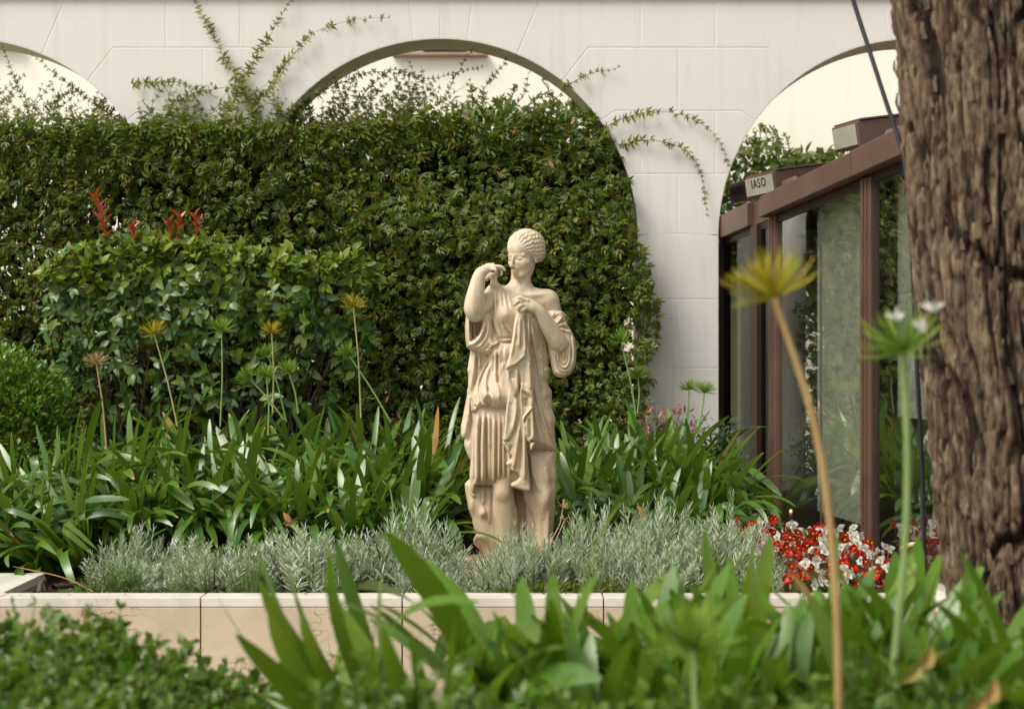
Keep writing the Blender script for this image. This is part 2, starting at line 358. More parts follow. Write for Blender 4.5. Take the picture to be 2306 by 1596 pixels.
class Field:
    """axes: x (photo px), d (depth px, minus = towards the camera), z (photo px, down)"""
    def __init__(s, x0, x1, d0, d1, z0, z1, h):
        s.h = h; s.o = np.array([x0, d0, z0], float)
        s.x = np.arange(x0, x1 + h, h); s.d = np.arange(d0, d1 + h, h); s.z = np.arange(z0, z1 + h, h)
        s.f = np.full((len(s.x), len(s.d), len(s.z)), 60.0, np.float32)
        s.X2, s.Z2 = np.meshgrid(s.x, s.z, indexing='ij')
    def sub(s, lo, hi):
        r = []
        for a, l, u in ((s.x, lo[0], hi[0]), (s.d, lo[1], hi[1]), (s.z, lo[2], hi[2])):
            i = max(0, int((l - a[0]) / s.h)); j = min(len(a), int((u - a[0]) / s.h) + 2); r.append(slice(i, max(i, j)))
        return tuple(r)
    def comb(s, sl, g, k, mode):
        a = s.f[sl]; g = g.astype(np.float32)
        if mode == 'sub': g = -g
        if k > 0:
            hh = np.clip(.5 + .5 * (g - a) / k, 0, 1) if mode == 'add' else np.clip(.5 - .5 * (g - a) / k, 0, 1)
            s.f[sl] = g * (1 - hh) + a * hh + (-k * hh * (1 - hh) if mode == 'add' else k * hh * (1 - hh))
        else: s.f[sl] = np.minimum(a, g) if mode == 'add' else np.maximum(a, g)
    def grid(s, sl): return s.x[sl[0]][:, None, None], s.d[sl[1]][None, :, None], s.z[sl[2]][None, None, :]
    def cap(s, a, b, ra, rb, k=8, mode='add', sq=None):
        a = np.array(a, float); b = np.array(b, float); m = max(ra, rb) + k + 8
        sl = s.sub(np.minimum(a, b) - m, np.maximum(a, b) + m); x, d, z = s.grid(sl)
        e = b - a; L = e @ e + 1e-9
        t = np.clip(((x - a[0]) * e[0] + (d - a[1]) * e[1] + (z - a[2]) * e[2]) / L, 0, 1)
        g = np.sqrt((x - a[0] - t * e[0]) ** 2 + (d - a[1] - t * e[1]) ** 2 + (z - a[2] - t * e[2]) ** 2) - (ra + (rb - ra) * t)
        s.comb(sl, g, k, mode)
    def chain(s, pts, rad, k=6, sm=True):
        q = np.c_[np.asarray(pts, float), np.asarray(rad, float)]
        if sm and len(q) > 2:
            q = np.concatenate([q[:1], q, q[-1:]]); r = []
            for i in range(1, len(q) - 2):
                p0, p1, p2, p3 = q[i - 1:i + 3]
                for t in np.linspace(0, 1, 5)[:-1]:
                    r.append(.5 * ((2 * p1) + (-p0 + p2) * t + (2 * p0 - 5 * p1 + 4 * p2 - p3) * t * t + (-p0 + 3 * p1 - 3 * p2 + p3) * t ** 3))
            q = np.array(r + [q[-2]])
        m = q[:, 3].max() + k + 8; sl = s.sub(q[:, :3].min(0) - m, q[:, :3].max(0) + m); x, d, z = s.grid(sl)
        G = None
        for i in range(len(q) - 1):
            a, b = q[i, :3], q[i + 1, :3]; e = b - a; t = np.clip(((x - a[0]) * e[0] + (d - a[1]) * e[1] + (z - a[2]) * e[2]) / (e @ e + 1e-9), 0, 1)
            g = np.sqrt((x - a[0] - t * e[0]) ** 2 + (d - a[1] - t * e[1]) ** 2 + (z - a[2] - t * e[2]) ** 2) - (q[i, 3] + (q[i + 1, 3] - q[i, 3]) * t)
            G = g if G is None else np.minimum(G, g)
        s.comb(sl, G, k, 'add')
    def ell(s, c, r, k=8, mode='add', rot=0.0):
        c = np.array(c, float); m = max(r) + k + 8; sl = s.sub(c - m, c + m); x, d, z = s.grid(sl)
        x = x - c[0]; d = d - c[1]; z = z - c[2]
        ca, sa = math.cos(rot), math.sin(rot); x, z = ca * x + sa * z, -sa * x + ca * z
        q = np.sqrt((x / r[0]) ** 2 + (d / r[1]) ** 2 + (z / r[2]) ** 2); g = (q - 1) * min(r)
        s.comb(sl, g, k, mode)
    def layer(s, poly, y0, T, R, Tb, strokes=(), bulges=(), dents=(), k=0, Rb=None, mode='add'):
        """a piece of cloth: outline in front view, centre depth y0 (number or function), front swell T over R, back Tb"""
        p = np.asarray(poly, float); lo = p.min(0) - 12; hi = p.max(0) + 12
        sl = s.sub((lo[0], s.d[0], lo[1]), (hi[0], s.d[-1], hi[1]))
        X = s.X2[sl[0], sl[2]]; Z = s.Z2[sl[0], sl[2]]
        sd = poly_sd(X, Z, p) + 1.5
        g_ = lambda R: np.sqrt(np.clip(1 - (1 - np.clip(sd / R, 0, 1)) ** 2, 0, 1))
        H = folds(X, Z, strokes)
        for (cx, cz), (wx, wz), h_ in bulges: H += h_ * np.exp(-((X - cx) / wx) ** 2 - ((Z - cz) / wz) ** 2)
        for dp, D, Rr in dents:
            q = np.clip(poly_sd(X, Z, dp) / Rr, 0, 1); H -= D * (q * q * (3 - 2 * q))
        H *= 1.3 * np.clip(sd / 5.0, 0, 1)
        yc = y0(X, Z) if callable(y0) else y0
        yf = yc - T * g_(R) - H; yb = yc + Tb * g_(Rb or R) + 2
        yb = np.maximum(yb, yf + 5)
        d = s.d[sl[1]][None, :, None]
        ins = np.maximum(yf[:, None, :] - d, d - yb[:, None, :])
        # scale the depth term down where the front is steep so that the field stays smooth
        gx, gz = np.gradient(yf, s.h); sc = 1 / np.sqrt(1 + np.minimum(gx * gx + gz * gz, 16))
        ins = ins * sc[:, None, :]
        out = (-sd)[:, None, :]
        g = np.where(out > 0, np.sqrt(np.maximum(out, 0) ** 2 + np.maximum(ins, 0) ** 2), np.maximum(ins, out * 0.999))
        s.comb(sl, g, k, mode)
    def mesh(s, name, mat, parent, smooth_it=3, clip=None):
        f = s.f; f[0] = f[-1] = 9; f[:, 0] = 9; f[:, -1] = 9; f[:, :, 0] = 9; f[:, :, -1] = 9
        ins = f < 0
        n = ins[:-1, :-1, :-1].astype(np.int8)
        cnt = np.zeros_like(n)
        for i in (0, 1):
            for j in (0, 1):
                for k in (0, 1):
                    cnt += ins[i:ins.shape[0] - 1 + i, j:ins.shape[1] - 1 + j, k:ins.shape[2] - 1 + k]
        act = (cnt > 0) & (cnt < 8); I = np.argwhere(act); N = len(I)
        idx = np.full(act.shape, -1, np.int32); idx[act] = np.arange(N)
        co = [(i, j, k) for i in (0, 1) for j in (0, 1) for k in (0, 1)]
        val = {c: f[I[:, 0] + c[0], I[:, 1] + c[1], I[:, 2] + c[2]] for c in co}
        acc = np.zeros((N, 3)); num = np.zeros(N)
        for a in co:
            for ax in range(3):
                if a[ax] == 0:
                    b = list(a); b[ax] = 1; b = tuple(b); va, vb = val[a], val[b]
                    m = (va < 0) != (vb < 0); t = np.where(m, va / (va - vb + 1e-12), 0)
                    for q in range(3): acc[:, q] += m * (a[q] + (t if q == ax else 0))
                    num += m
        V = (I + acc / num[:, None]) * s.h + s.o
        F = []
        for ax in range(3):
            o1, o2 = [q for q in range(3) if q != ax]
            A = [slice(1, -1)] * 3; A[ax] = slice(0, -1); B = [slice(1, -1)] * 3; B[ax] = slice(1, None)
            a = ins[tuple(A)]; b = ins[tuple(B)]; e = np.argwhere(a != b)
            if not len(e): continue
            fl = a[e[:, 0], e[:, 1], e[:, 2]]
            base = e.copy(); base[:, o1] += 1; base[:, o2] += 1
            def cell(u, v_):
                c = base.copy(); c[:, o1] -= u; c[:, o2] -= v_; return idx[c[:, 0], c[:, 1], c[:, 2]]
            q = np.stack([cell(1, 1), cell(0, 1), cell(0, 0), cell(1, 0)], -1)
            rev = fl if ax != 1 else ~fl
            q = np.where(rev[:, None], q, q[:, ::-1]); F.append(q)
        F = np.concatenate(F); F = F[(F >= 0).all(1)]
        F = F[:, ::-1]
        for _ in range(smooth_it):
            S = np.zeros_like(V); c = np.zeros(N)
            for a, b in ((0, 1), (1, 2), (2, 3), (3, 0)):
                for u, v_ in ((a, b), (b, a)):
                    for q in range(3): S[:, q] += np.bincount(F[:, u], V[F[:, v_], q], N)
                    c += np.bincount(F[:, u], minlength=N)
            V = 0.5 * V + 0.5 * S / np.maximum(c, 1)[:, None]
        W = np.stack([(V[:, 0] - 2048) * MU, V[:, 1] * MU, -(V[:, 2] - 1417) * MU + CAMZ - 0.45], -1)
        me = np_mesh(name, W - np.array([ST_X, 0, 0]), F, mat, True)
        return obj(name, me, parent)
ST_X = 0.0
def build_statue():
    root = empty('statue', (0, ST_Y, 0.45), 'beige stone statue of a draped woman raising one hand, standing in the lavender', 'statue')
    m = M['statue']
    # --- skin: neck, shoulders, arms, hands, legs, tree stump
    f = Field(1835, 2310, -150, 120, 1046, 1440, 2.5)
    f.ell((2078, 5, 1255), (100, 62, 112), 10)
    f.cap((1985, 8, 1182), (2185, 2, 1198), 38, 42, 26)
    f.cap((2084, 8, 1085), (2080, 8, 1165), 36, 43, 26)
    f.cap((2106, -14, 1120), (2080, -38, 1172), 3, 5, 18)
    f.cap((2090, -46, 1184), (2180, -36, 1178), 4, 4, 18)
    f.chain([(2194, 2, 1206), (2212, 2, 1258), (2236, 0, 1330)], [43, 36, 33], 16)
    f.chain([(2256, 0, 1350), (2238, -34, 1373), (2196, -66, 1312), (2157, -98, 1250), (2136, -104, 1232)], [36, 40, 33, 23, 21], 8)
    f.ell((2112, -106, 1222), (34, 20, 25), 12, rot=0.45)
    for a, b, c in (((2092, -112, 1204), (2068, -126, 1199), (2055, -112, 1208)), ((2090, -116, 1212), (2070, -130, 1211), (2058, -116, 1222)),
                    ((2094, -118, 1224), (2080, -132, 1228), (2072, -118, 1240)), ((2102, -116, 1236), (2092, -128, 1242), (2086, -112, 1251))):
        f.cap(a, b, 9.5, 8.5, 3); f.cap(b, c, 8.5, 7.0, 2)
    f.cap((2110, -120, 1206), (2078, -124, 1193), 8, 7, 4)
    # raised arm
    f.cap((1975, 5, 1190), (1905, -62, 1246), 42, 40, 14)
    f.chain([(1902, -70, 1262), (1899, -76, 1238), (1902, -80, 1200), (1910, -82, 1150), (1921, -82, 1104), (1936, -80, 1088), (1958, -78, 1076), (1980, -74, 1073)], [29, 40, 38, 31, 25, 21, 17, 10], 6)
    f.cap((1948, -66, 1066), (1974, -60, 1061), 9, 7, 4)
    f.chain([(1972, -84, 1072), (1998, -86, 1071), (2012, -86, 1076), (2020, -84, 1085)], [9, 7.5, 6.5, 5.5], 3)
    f.chain([(1980, -74, 1074), (2000, -72, 1078), (2006, -74, 1090), (2006, -74, 1103)], [9, 7, 6, 5.5], 3)
    f.chain([(1974, -64, 1078), (1988, -60, 1084), (1987, -60, 1098)], [9, 7, 6], 3)
    f.chain([(1966, -90, 1080), (1984, -96, 1085), (1984, -92, 1094)], [8, 6.5, 5.5], 3)
    f.mesh('body', m, root)
    f = Field(1850, 2185, -90, 140, 1880, 2300, 3.0)
    f.chain([(2010, -6, 1890), (2012, -14, 1966), (2018, 0, 2040), (2026, 8, 2105), (2032, 12, 2190), (2034, 14, 2240)], [46, 42, 47, 44, 31, 30], 14)
    f.ell((2008, -46, 1970), (24, 14, 26), 12); f.ell((2036, 14, 2060), (32, 40, 60), 14)
    f.chain([(2138, 60, 1930), (2135, 56, 2060), (2140, 50, 2240)], [40, 38, 28], 12)
    f.ell((2030, -30, 2262), (34, 58, 16), 12)
    f.mesh('leg', m, root)
    f = Field(1845, 2060, -60, 150, 1895, 2300, 3.0)
    stump = [(1879, 1918), (1858, 1939), (1861, 1972), (1868, 2010), (1873, 2040), (1880, 2058), (1887, 2075), (1895, 2119), (1906, 2139), (1893, 2163), (1893, 2180), (1920, 2205), (1930, 2240), (1925, 2290),
             (2050, 2290), (2050, 1910)]
    f.layer(stump, 60, 52, 60, 50, [([(1935, 1960), (1934, 2015)], 5, 5), ([(1910, 1970), (1928, 2030), (1950, 2060)], 8, 5), ([(1958, 1960), (1957, 2100)], 8, 6), ([(1884, 1930), (1889, 1980), (1905, 1984)], 7, 8)],
            [((1932, 2052), (13, 18), 16), ((1912, 2160), (24, 26), 18), ((1900, 1940), (16, 20), 14), ((1885, 2020), (12, 30), 8)],)
    f.mesh('stump', m, root)
    # --- tunic: bodice
    f = Field(1850, 2240, -150, 115, 1080, 1470, 2.5)
    bod = [(1938, 1168), (1950, 1146), (1972, 1136), (1985, 1128), (2000, 1138), (2045, 1165), (2090, 1186), (2140, 1214), (2172, 1236), (2192, 1246), (2200, 1320), (2192, 1390), (2195, 1460), (1950, 1460), (1952, 1400), (1944, 1300), (1938, 1240)]
    S = [([(1979, 1147), (1981, 1194), (1987, 1260), (2000, 1325), (2026, 1357)], 5, 7), ([(1974, 1262), (1979, 1307), (1994, 1339), (2011, 1359)], 5, 8),
         ([(1991, 1190), (1990, 1269), (2002, 1316), (2020, 1350)], 4.5, -7), ([(1972, 1194), (1974, 1260), (1972, 1297), (1988, 1350)], 5, -11),
         ([(2000, 1160), (2002, 1180), (2009, 1232)], 4, 4), ([(2014, 1168), (2018, 1185), (2028, 1241)], 4, 4), ([(2032, 1175), (2047, 1231)], 3.5, 3.5), ([(2050, 1182), (2062, 1225)], 3.5, 3), ([(2008, 1165), (2015, 1225)], 3, -3), ([(2024, 1172), (2038, 1235)], 3, -3),
         ([(2013, 1292), (2028, 1322), (2047, 1342)], 4, -6), ([(2009, 1303), (2020, 1325), (2043, 1352)], 4, 6), ([(2030, 1300), (2045, 1325), (2052, 1335)], 4, 4),
         ([(1956, 1152), (1970, 1179), (1971, 1231)], 3, -5), ([(1962, 1150), (1975, 1175)], 3, 4), ([(1941, 1201), (1956, 1216), (1964, 1250), (1960, 1307), (1953, 1344)], 4, 6), ([(1941, 1220), (1949, 1241), (1953, 1279), (1947, 1325)], 4, 6),
         ([(1948, 1205), (1960, 1225), (1968, 1260), (1966, 1320)], 3, -5), ([(1958, 1200), (1967, 1225), (1969, 1290)], 3, 4),
         ([(2003, 1361), (2055, 1359), (2110, 1362)], 4, 8), ([(2000, 1352), (2055, 1349)], 4, -5), ([(2000, 1371), (2055, 1369)], 4, -5)]
    f.layer(bod, 8, 70, 80, 70, S, [((2020, 1262), (36, 38), 26), ((2124, 1280), (42, 40), 22), ((2060, 1362), (80, 26), -12)])
    f.ell((1974, -34, 1107), (16, 16, 16), 3); f.cap((1974, -34, 1110), (1978, -34, 1140), 10, 18, 6); f.cap((1960, -34, 1096), (1948, -34, 1118), 7, 9, 4)
    f.mesh('tunic', m, root)
    # --- skirt below, blouse above it
    f = Field(1865, 2135, -130, 100, 1370, 1985, 2.5)
    skirt = [(1888, 1600), (1891, 1653), (1890, 1708), (1885, 1751), (1884, 1839), (1879, 1900), (1882, 1945), (1890, 1968), (1897, 1962), (1904, 1947), (1917, 1941), (1930, 1944), (1945, 1945), (1972, 1947), (1998, 1941), (2050, 1942), (2081, 1951),
             (2114, 1958), (2122, 1949), (2112, 1861), (2107, 1763), (2105, 1600)]
    S = [([(1897, 1650), (1893, 1760), (1892, 1930)], 6, 7), ([(1912, 1652), (1906, 1760), (1907, 1940)], 6.5, 14), ([(1936, 1648), (1931, 1760), (1933, 1940)], 6.5, 16), ([(1957, 1650), (1957, 1750), (1962, 1790)], 6, 5), ([(1978, 1660), (1976, 1750), (1977, 1940)], 7, 8),
         ([(1999, 1655), (1998, 1760), (1995, 1940)], 5.5, 10), ([(2014, 1655), (2013, 1800), (2016, 1940)], 6, 6), ([(2040, 1660), (2036, 1940)], 8, 8),
         ([(1927, 1650), (1920, 1760), (1920, 1940)], 5, -14), ([(1947, 1650), (1946, 1760), (1950, 1940)], 5, -12), ([(1900, 1655), (1899, 1760), (1899, 1940)], 4, -8), ([(1988, 1655), (1986, 1940)], 4.5, -7), ([(2006, 1660), (2005, 1940)], 4, -6), ([(1967, 1660), (1966, 1760), (1968, 1930)], 4, -5), ([(2025, 1700), (2026, 1940)], 4, -7)]
    f.layer(skirt, 6, 68, 95, 66, S)
    f.layer([(1900, 1936), (2105, 1936), (2098, 1990), (1905, 1990)], -2, 48, 40, 46, mode='sub')
    blouse = [(1962, 1372), (1950, 1432), (1911, 1512), (1890, 1577), (1882, 1617), (1884, 1643), (1898, 1653), (1907, 1652), (1935, 1636), (1946, 1634), (1958, 1629), (1972, 1636), (1990, 1641), (2022, 1644), (2110, 1645), (2110, 1372)]
    S = [([(1956, 1432), (1926, 1485), (1907, 1527), (1894, 1568), (1888, 1615)], 6, 10), ([(1963, 1438), (1936, 1485), (1921, 1530), (1918, 1568), (1931, 1615)], 5, -13), ([(1966, 1440), (1945, 1500), (1932, 1545), (1935, 1590)], 6, 5),
         ([(1960, 1455), (1947, 1500), (1943, 1540), (1947, 1596)], 7, 9), ([(1951, 1542), (1962, 1577), (1973, 1621)], 5, -8), ([(1952, 1568), (1969, 1587), (1980, 1630)], 6, 7),
         ([(1975, 1420), (1976, 1493)], 4, -9), ([(1982, 1474), (1986, 1515), (1997, 1564), (1999, 1600)], 6, 8), ([(1994, 1410), (1989, 1483), (1993, 1540)], 5, -11), ([(1999, 1395), (1995, 1455)], 5, 6), ([(2014, 1380), (2015, 1455)], 4, -7), ([(2022, 1380), (2010, 1480)], 5, 5),
         ([(1984, 1400), (1982, 1470)], 4.5, 6), ([(1945, 1600), (1960, 1628)], 4.5, -10), ([(1899, 1619), (1924, 1639)], 4, -8), ([(1900, 1630), (1915, 1645)], 3, 5), ([(1906, 1580), (1905, 1625)], 5, -4), ([(2008, 1500), (2010, 1620)], 9, 3), ([(1932, 1610), (1942, 1630)], 6, 6), ([(2040, 1380), (2030, 1500)], 5, -5)]
    f.layer(blouse, lambda X, Z: 6 - 46 * np.clip((1450 - Z) / 80, 0, 1) ** 1.3, 76, 72, 66, S, [((1985, 1590), (80, 60), 22), ((1990, 1380), (70, 30), -10)])
    f.mesh('skirt', m, root)
    # --- hanging sleeves
    f = Field(1850, 2020, -130, 60, 1230, 1440, 2.2)
    sl_ = [(1866, 1255), (1861, 1307), (1863, 1354), (1868, 1388), (1886, 1403), (1905, 1404), (1920, 1412), (1935, 1419), (1958, 1419), (1978, 1406), (1995, 1388), (2004, 1362), (1985, 1340), (1976, 1300), (1970, 1250), (1940, 1240)]
    S = [([(1938, 1290), (1936, 1316), (1923, 1348), (1902, 1371), (1874, 1384)], 5.5, 8), ([(1955, 1300), (1951, 1344), (1930, 1376), (1900, 1395)], 4.5, 5), ([(1948, 1300), (1943, 1335), (1925, 1364), (1900, 1384)], 3.5, -5), ([(1969, 1340), (1962, 1376), (1940, 1400)], 4, -6),
         ([(1964, 1354), (1963, 1376), (1976, 1381), (2000, 1366)], 5, 9), ([(1976, 1300), (1972, 1345), (1975, 1366), (1990, 1366)], 5, -10), ([(1950, 1395), (1970, 1394), (1990, 1382)], 4, -4), ([(1867, 1275), (1866, 1340), (1873, 1378)], 4, 6)]
    hol = [(1876, 1278), (1938, 1276), (1933, 1318), (1922, 1343), (1906, 1360), (1888, 1370), (1878, 1366)]
    f.layer(sl_, 2, 74, 26, 40, S, dents=[(hol, 62, 16)])
    f.chain([(1881, -18, 1270), (1882, -22, 1330), (1888, -34, 1368)], [7, 6, 5], 5); f.chain([(1896, -8, 1270), (1897, -14, 1330), (1902, -26, 1356)], [6, 5, 5], 5)
    f.mesh('sleeve', m, root)
    f = Field(2170, 2315, -110, 60, 1215, 1525, 2.2)
    slr = [(2186, 1238), (2210, 1236), (2248, 1245), (2257, 1266), (2271, 1302), (2288, 1332), (2299, 1356), (2304, 1411), (2301, 1451), (2286, 1486), (2259, 1507), (2233, 1508), (2215, 1495), (2206, 1466), (2198, 1422), (2190, 1389), (2190, 1300)]
    S = [([(2222, 1400), (2226, 1444), (2237, 1470), (2255, 1481), (2272, 1473), (2283, 1433), (2284, 1390)], 3.5, -7), ([(2233, 1405), (2237, 1442), (2248, 1460), (2259, 1462), (2268, 1444), (2271, 1410)], 3, -6), ([(2243, 1400), (2247, 1435), (2256, 1446), (2261, 1430), (2262, 1405)], 3, -5),
         ([(2212, 1400), (2215, 1444), (2226, 1476), (2250, 1492), (2278, 1486)], 3.5, -6), ([(2228, 1405), (2231, 1443), (2243, 1466), (2258, 1471), (2273, 1455), (2277, 1415)], 3, 4), ([(2217, 1405), (2220, 1447), (2232, 1474), (2252, 1487)], 3, 5),
         ([(2286, 1334), (2294, 1389), (2292, 1455)], 4, 5), ([(2277, 1340), (2287, 1390), (2284, 1440)], 3, -5), ([(2248, 1269), (2222, 1297)], 5, 7), ([(2240, 1256), (2212, 1280)], 4, -5), ([(2270, 1300), (2245, 1298), (2228, 1306)], 4, 6), ([(2262, 1285), (2240, 1290)], 4, -6),
         ([(2286, 1330), (2259, 1322), (2237, 1314)], 4, 8), ([(2276, 1315), (2250, 1310)], 4, -7), ([(2215, 1250), (2208, 1268)], 4, 5)]
    f.layer(slr, -8, 44, 34, 42, S, [((2252, 1440), (26, 38), -6)])
    f.mesh('sleeve', m, root)
    # --- cloak: back panels, then the bunched front panels
    f = Field(1838, 2240, -165, 130, 1215, 2300, 2.7)
    big = [(2108, 1255), (2132, 1262), (2150, 1300), (2163, 1334), (2176, 1389), (2193, 1413), (2200, 1428), (2188, 1446), (2192, 1462), (2203, 1476), (2196, 1492), (2196, 1511), (2188, 1524), (2194, 1543), (2207, 1565), (2206, 1588), (2207, 1631), (2218, 1663), (2222, 1681), (2217, 1712),
           (2222, 1773), (2225, 1803), (2180, 1800), (2123, 1798), (2080, 1798), (2075, 1500), (2078, 1300)]
    S = [([(2108, 1269), (2116, 1367), (2126, 1455)], 4, 9), ([(2114, 1275), (2124, 1380), (2133, 1470)], 4, -9), ([(2124, 1290), (2138, 1389), (2153, 1475), (2162, 1522), (2198, 1607)], 4, 10), ([(2132, 1400), (2146, 1480), (2158, 1550), (2190, 1640)], 5, -8),
         ([(2125, 1438), (2130, 1503), (2140, 1569), (2153, 1616), (2171, 1672), (2191, 1723), (2221, 1762)], 5, 10), ([(2135, 1510), (2150, 1580), (2176, 1650), (2200, 1715)], 6, -6), ([(2128, 1310), (2150, 1390), (2170, 1440), (2190, 1464)], 6, 10), ([(2150, 1380), (2170, 1420), (2186, 1438)], 7, -14),
         ([(2165, 1480), (2180, 1530), (2192, 1560)], 5, 6), ([(2170, 1470), (2192, 1520)], 5, -6), ([(2168, 1537), (2192, 1562)], 4, 5), ([(2130, 1600), (2150, 1700), (2175, 1790)], 7, 5), ([(2150, 1640), (2165, 1720), (2200, 1790)], 6, -4), ([(2180, 1590), (2205, 1640)], 5, -5), ([(2196, 1600), (2214, 1660)], 4, 5)]
    f.layer(big, lambda X, Z: 15 - 60 * np.clip((1420 - Z) / 170, 0, 1), 72, 52, 60, S)
    low = [(2090, 1700), (2125, 1790), (2180, 1793), (2223, 1797), (2225, 1861), (2229, 1905), (2224, 1927), (2227, 1961), (2223, 1988), (2219, 2064), (2213, 2119), (2206, 2180), (2204, 2290), (2150, 2290), (2146, 2180), (2140, 2102), (2132, 2071), (2118, 2042), (2103, 2010), (2094, 1994), (2093, 1953), (2095, 1850)]
    S = [([(2122, 1806), (2128, 1883), (2150, 1938), (2169, 1972)], 7, 8), ([(2112, 1850), (2116, 1930), (2128, 1990)], 7, -8), ([(2103, 1977), (2114, 2020), (2134, 2070)], 5, -6), ([(2195, 2030), (2193, 2130), (2188, 2220)], 8, 6), ([(2172, 2060), (2176, 2200)], 8, -5), ([(2215, 1860), (2222, 1910), (2216, 1960)], 5, 5), ([(2180, 1860), (2200, 1930)], 8, 4)]
    f.layer(low, 22, 64, 62, 60, S, [((2186, 1992), (32, 44), 16), ((2180, 1880), (50, 70), 8)])
    left = [(1892, 1392), (1883, 1402), (1875, 1448), (1870, 1480), (1874, 1504), (1873, 1549), (1868, 1563), (1870, 1574), (1860, 1624), (1851, 1673), (1844, 1703), (1844, 1738), (1850, 1752), (1858, 1754), (1857, 1782), (1868, 1813), (1882, 1840), (1960, 1840), (1975, 1392)]
    S = [([(1898, 1408), (1897, 1465), (1886, 1521), (1881, 1568)], 6, 10), ([(1886, 1410), (1883, 1470), (1878, 1530)], 5, -6), ([(1920, 1418), (1918, 1474)], 5, 7), ([(1909, 1415), (1907, 1480), (1898, 1550)], 5, -8), ([(1873, 1642), (1868, 1686), (1858, 1742)], 6, 7), ([(1884, 1600), (1884, 1700), (1872, 1780)], 5, -7), ([(1864, 1590), (1862, 1650)], 5, -4), ([(1880, 1575), (1878, 1640), (1876, 1700)], 5, 6)]
    f.layer(left, 24, 40, 26, 40, S)
    back = [(1880, 1300), (1960, 1200), (2180, 1230), (2200, 1330), (2190, 1450), (2196, 1600), (2210, 1700), (2215, 2000), (2200, 2150), (2195, 2290), (2110, 2290), (2075, 2150), (2040, 2130), (1960, 2150), (1900, 1900), (1872, 1760), (1880, 1500)]
    f.layer(back, 75, 12, 60, 30, [([(x_, 1350), (x_ + 6, 2100)], 10, 6) for x_ in range(1900, 2200, 42)])
    # front panels
    yb = lambda base: (lambda X, Z: base + 0 * X)
    lowp = [(2056, 1560), (2062, 1600), (2070, 1640), (2058, 1708), (2037, 1754), (2013, 1762), (2029, 1798), (2048, 1817), (2046, 1828), (2026, 1841), (2025, 1850), (2042, 1872), (2058, 1882), (2072, 1888), (2078, 1901), (2068, 1914), (2050, 1923), (2044, 1929), (2046, 1938), (2081, 1951), (2114, 1959), (2123, 1951), (2116, 1900), (2112, 1861), (2106, 1763), (2100, 1560)]
    f.layer(lowp, yb(-66), 24, 12, 26, [([(2079, 1690), (2064, 1795), (2053, 1872)], 6, 9), ([(2085, 1740), (2080, 1883)], 5, -8), ([(2098, 1690), (2096, 1920)], 7, 8), ([(2108, 1780), (2114, 1930)], 4, -4), ([(2022, 1764), (2040, 1795), (2050, 1815)], 4, -5), ([(2046, 1775), (2042, 1800)], 6, -8), ([(2040, 1850), (2050, 1870)], 5, -4), ([(2060, 1895), (2055, 1930)], 5, -5), ([(2032, 1832), (2046, 1810)], 5, 3)])
    p2 = [(2030, 1440), (2024, 1485), (2029, 1515), (2036, 1540), (2030, 1600), (2024, 1650), (2021, 1690), (2013, 1756), (2026, 1757), (2037, 1750), (2050, 1728), (2059, 1708), (2067, 1670), (2073, 1633), (2072, 1600), (2062, 1580), (2076, 1560), (2080, 1440)]
    f.layer(p2, yb(-84), 17, 12, 16, [([(2033, 1560), (2028, 1640), (2021, 1735)], 5, 5), ([(2064, 1585), (2066, 1630), (2050, 1715)], 5, 4), ([(2046, 1600), (2042, 1700)], 8, -4), ([(2029, 1490), (2038, 1530), (2056, 1562), (2070, 1590)], 5, 7), ([(2044, 1482), (2052, 1515)], 9, -8), ([(2068, 1470), (2068, 1560)], 6, 6)])
    p3 = [(2080, 1380), (2073, 1440), (2076, 1494), (2081, 1524), (2079, 1570), (2082, 1640), (2088, 1697), (2092, 1712), (2099, 1734), (2108, 1756), (2116, 1766), (2121, 1758), (2128, 1752), (2137, 1760), (2136, 1775), (2127, 1792), (2122, 1794), (2119, 1780), (2120, 1764), (2137, 1764), (2134, 1697), (2130, 1620), (2136, 1599), (2132, 1560), (2128, 1500), (2122, 1420), (2110, 1380)]
    f.layer(p3, yb(-80), 20, 11, 22, [([(2097, 1455), (2100, 1540)], 8, -4), ([(2115, 1440), (2120, 1560)], 7, 6), ([(2083, 1541), (2082, 1607), (2089, 1663)], 4, 8), ([(2104, 1585), (2106, 1625)], 10, -12), ([(2094, 1672), (2100, 1740)], 4, 5), ([(2129, 1630), (2133, 1697), (2134, 1750)], 4.5, 8), ([(2117, 1664), (2118, 1747)], 5, -9), ([(2106, 1670), (2109, 1740)], 4, 3),
             ([(2081, 1526), (2096, 1556), (2115, 1566), (2130, 1585), (2134, 1600)], 3.5, 7), ([(2090, 1560), (2105, 1576), (2120, 1590)], 4, -8), ([(2132, 1618), (2115, 1640), (2096, 1660), (2090, 1682)], 3.5, 7), ([(2122, 1640), (2102, 1664), (2096, 1690)], 4, -7)])
    p1 = [(2073, 1245), (2064, 1262), (2060, 1280), (2055, 1310), (2051, 1345), (2044, 1389), (2038, 1418), (2032, 1445), (2025, 1474), (2040, 1466), (2058, 1460), (2075, 1450), (2090, 1434), (2104, 1421), (2103, 1380), (2099, 1320), (2096, 1270), (2104, 1248), (2090, 1240)]
    f.layer(p1, yb(-98), 19, 12, 12, [([(2070, 1258), (2062, 1323), (2055, 1367), (2042, 1430)], 5, 6), ([(2079, 1269), (2078, 1340), (2074, 1395)], 7, 7), ([(2066, 1300), (2064, 1370)], 4, -5), ([(2097, 1275), (2099, 1340), (2101, 1415)], 4, 5), ([(2089, 1280), (2089, 1400)], 5, -6), ([(2030, 1470), (2060, 1455), (2100, 1418)], 3.5, 4)])
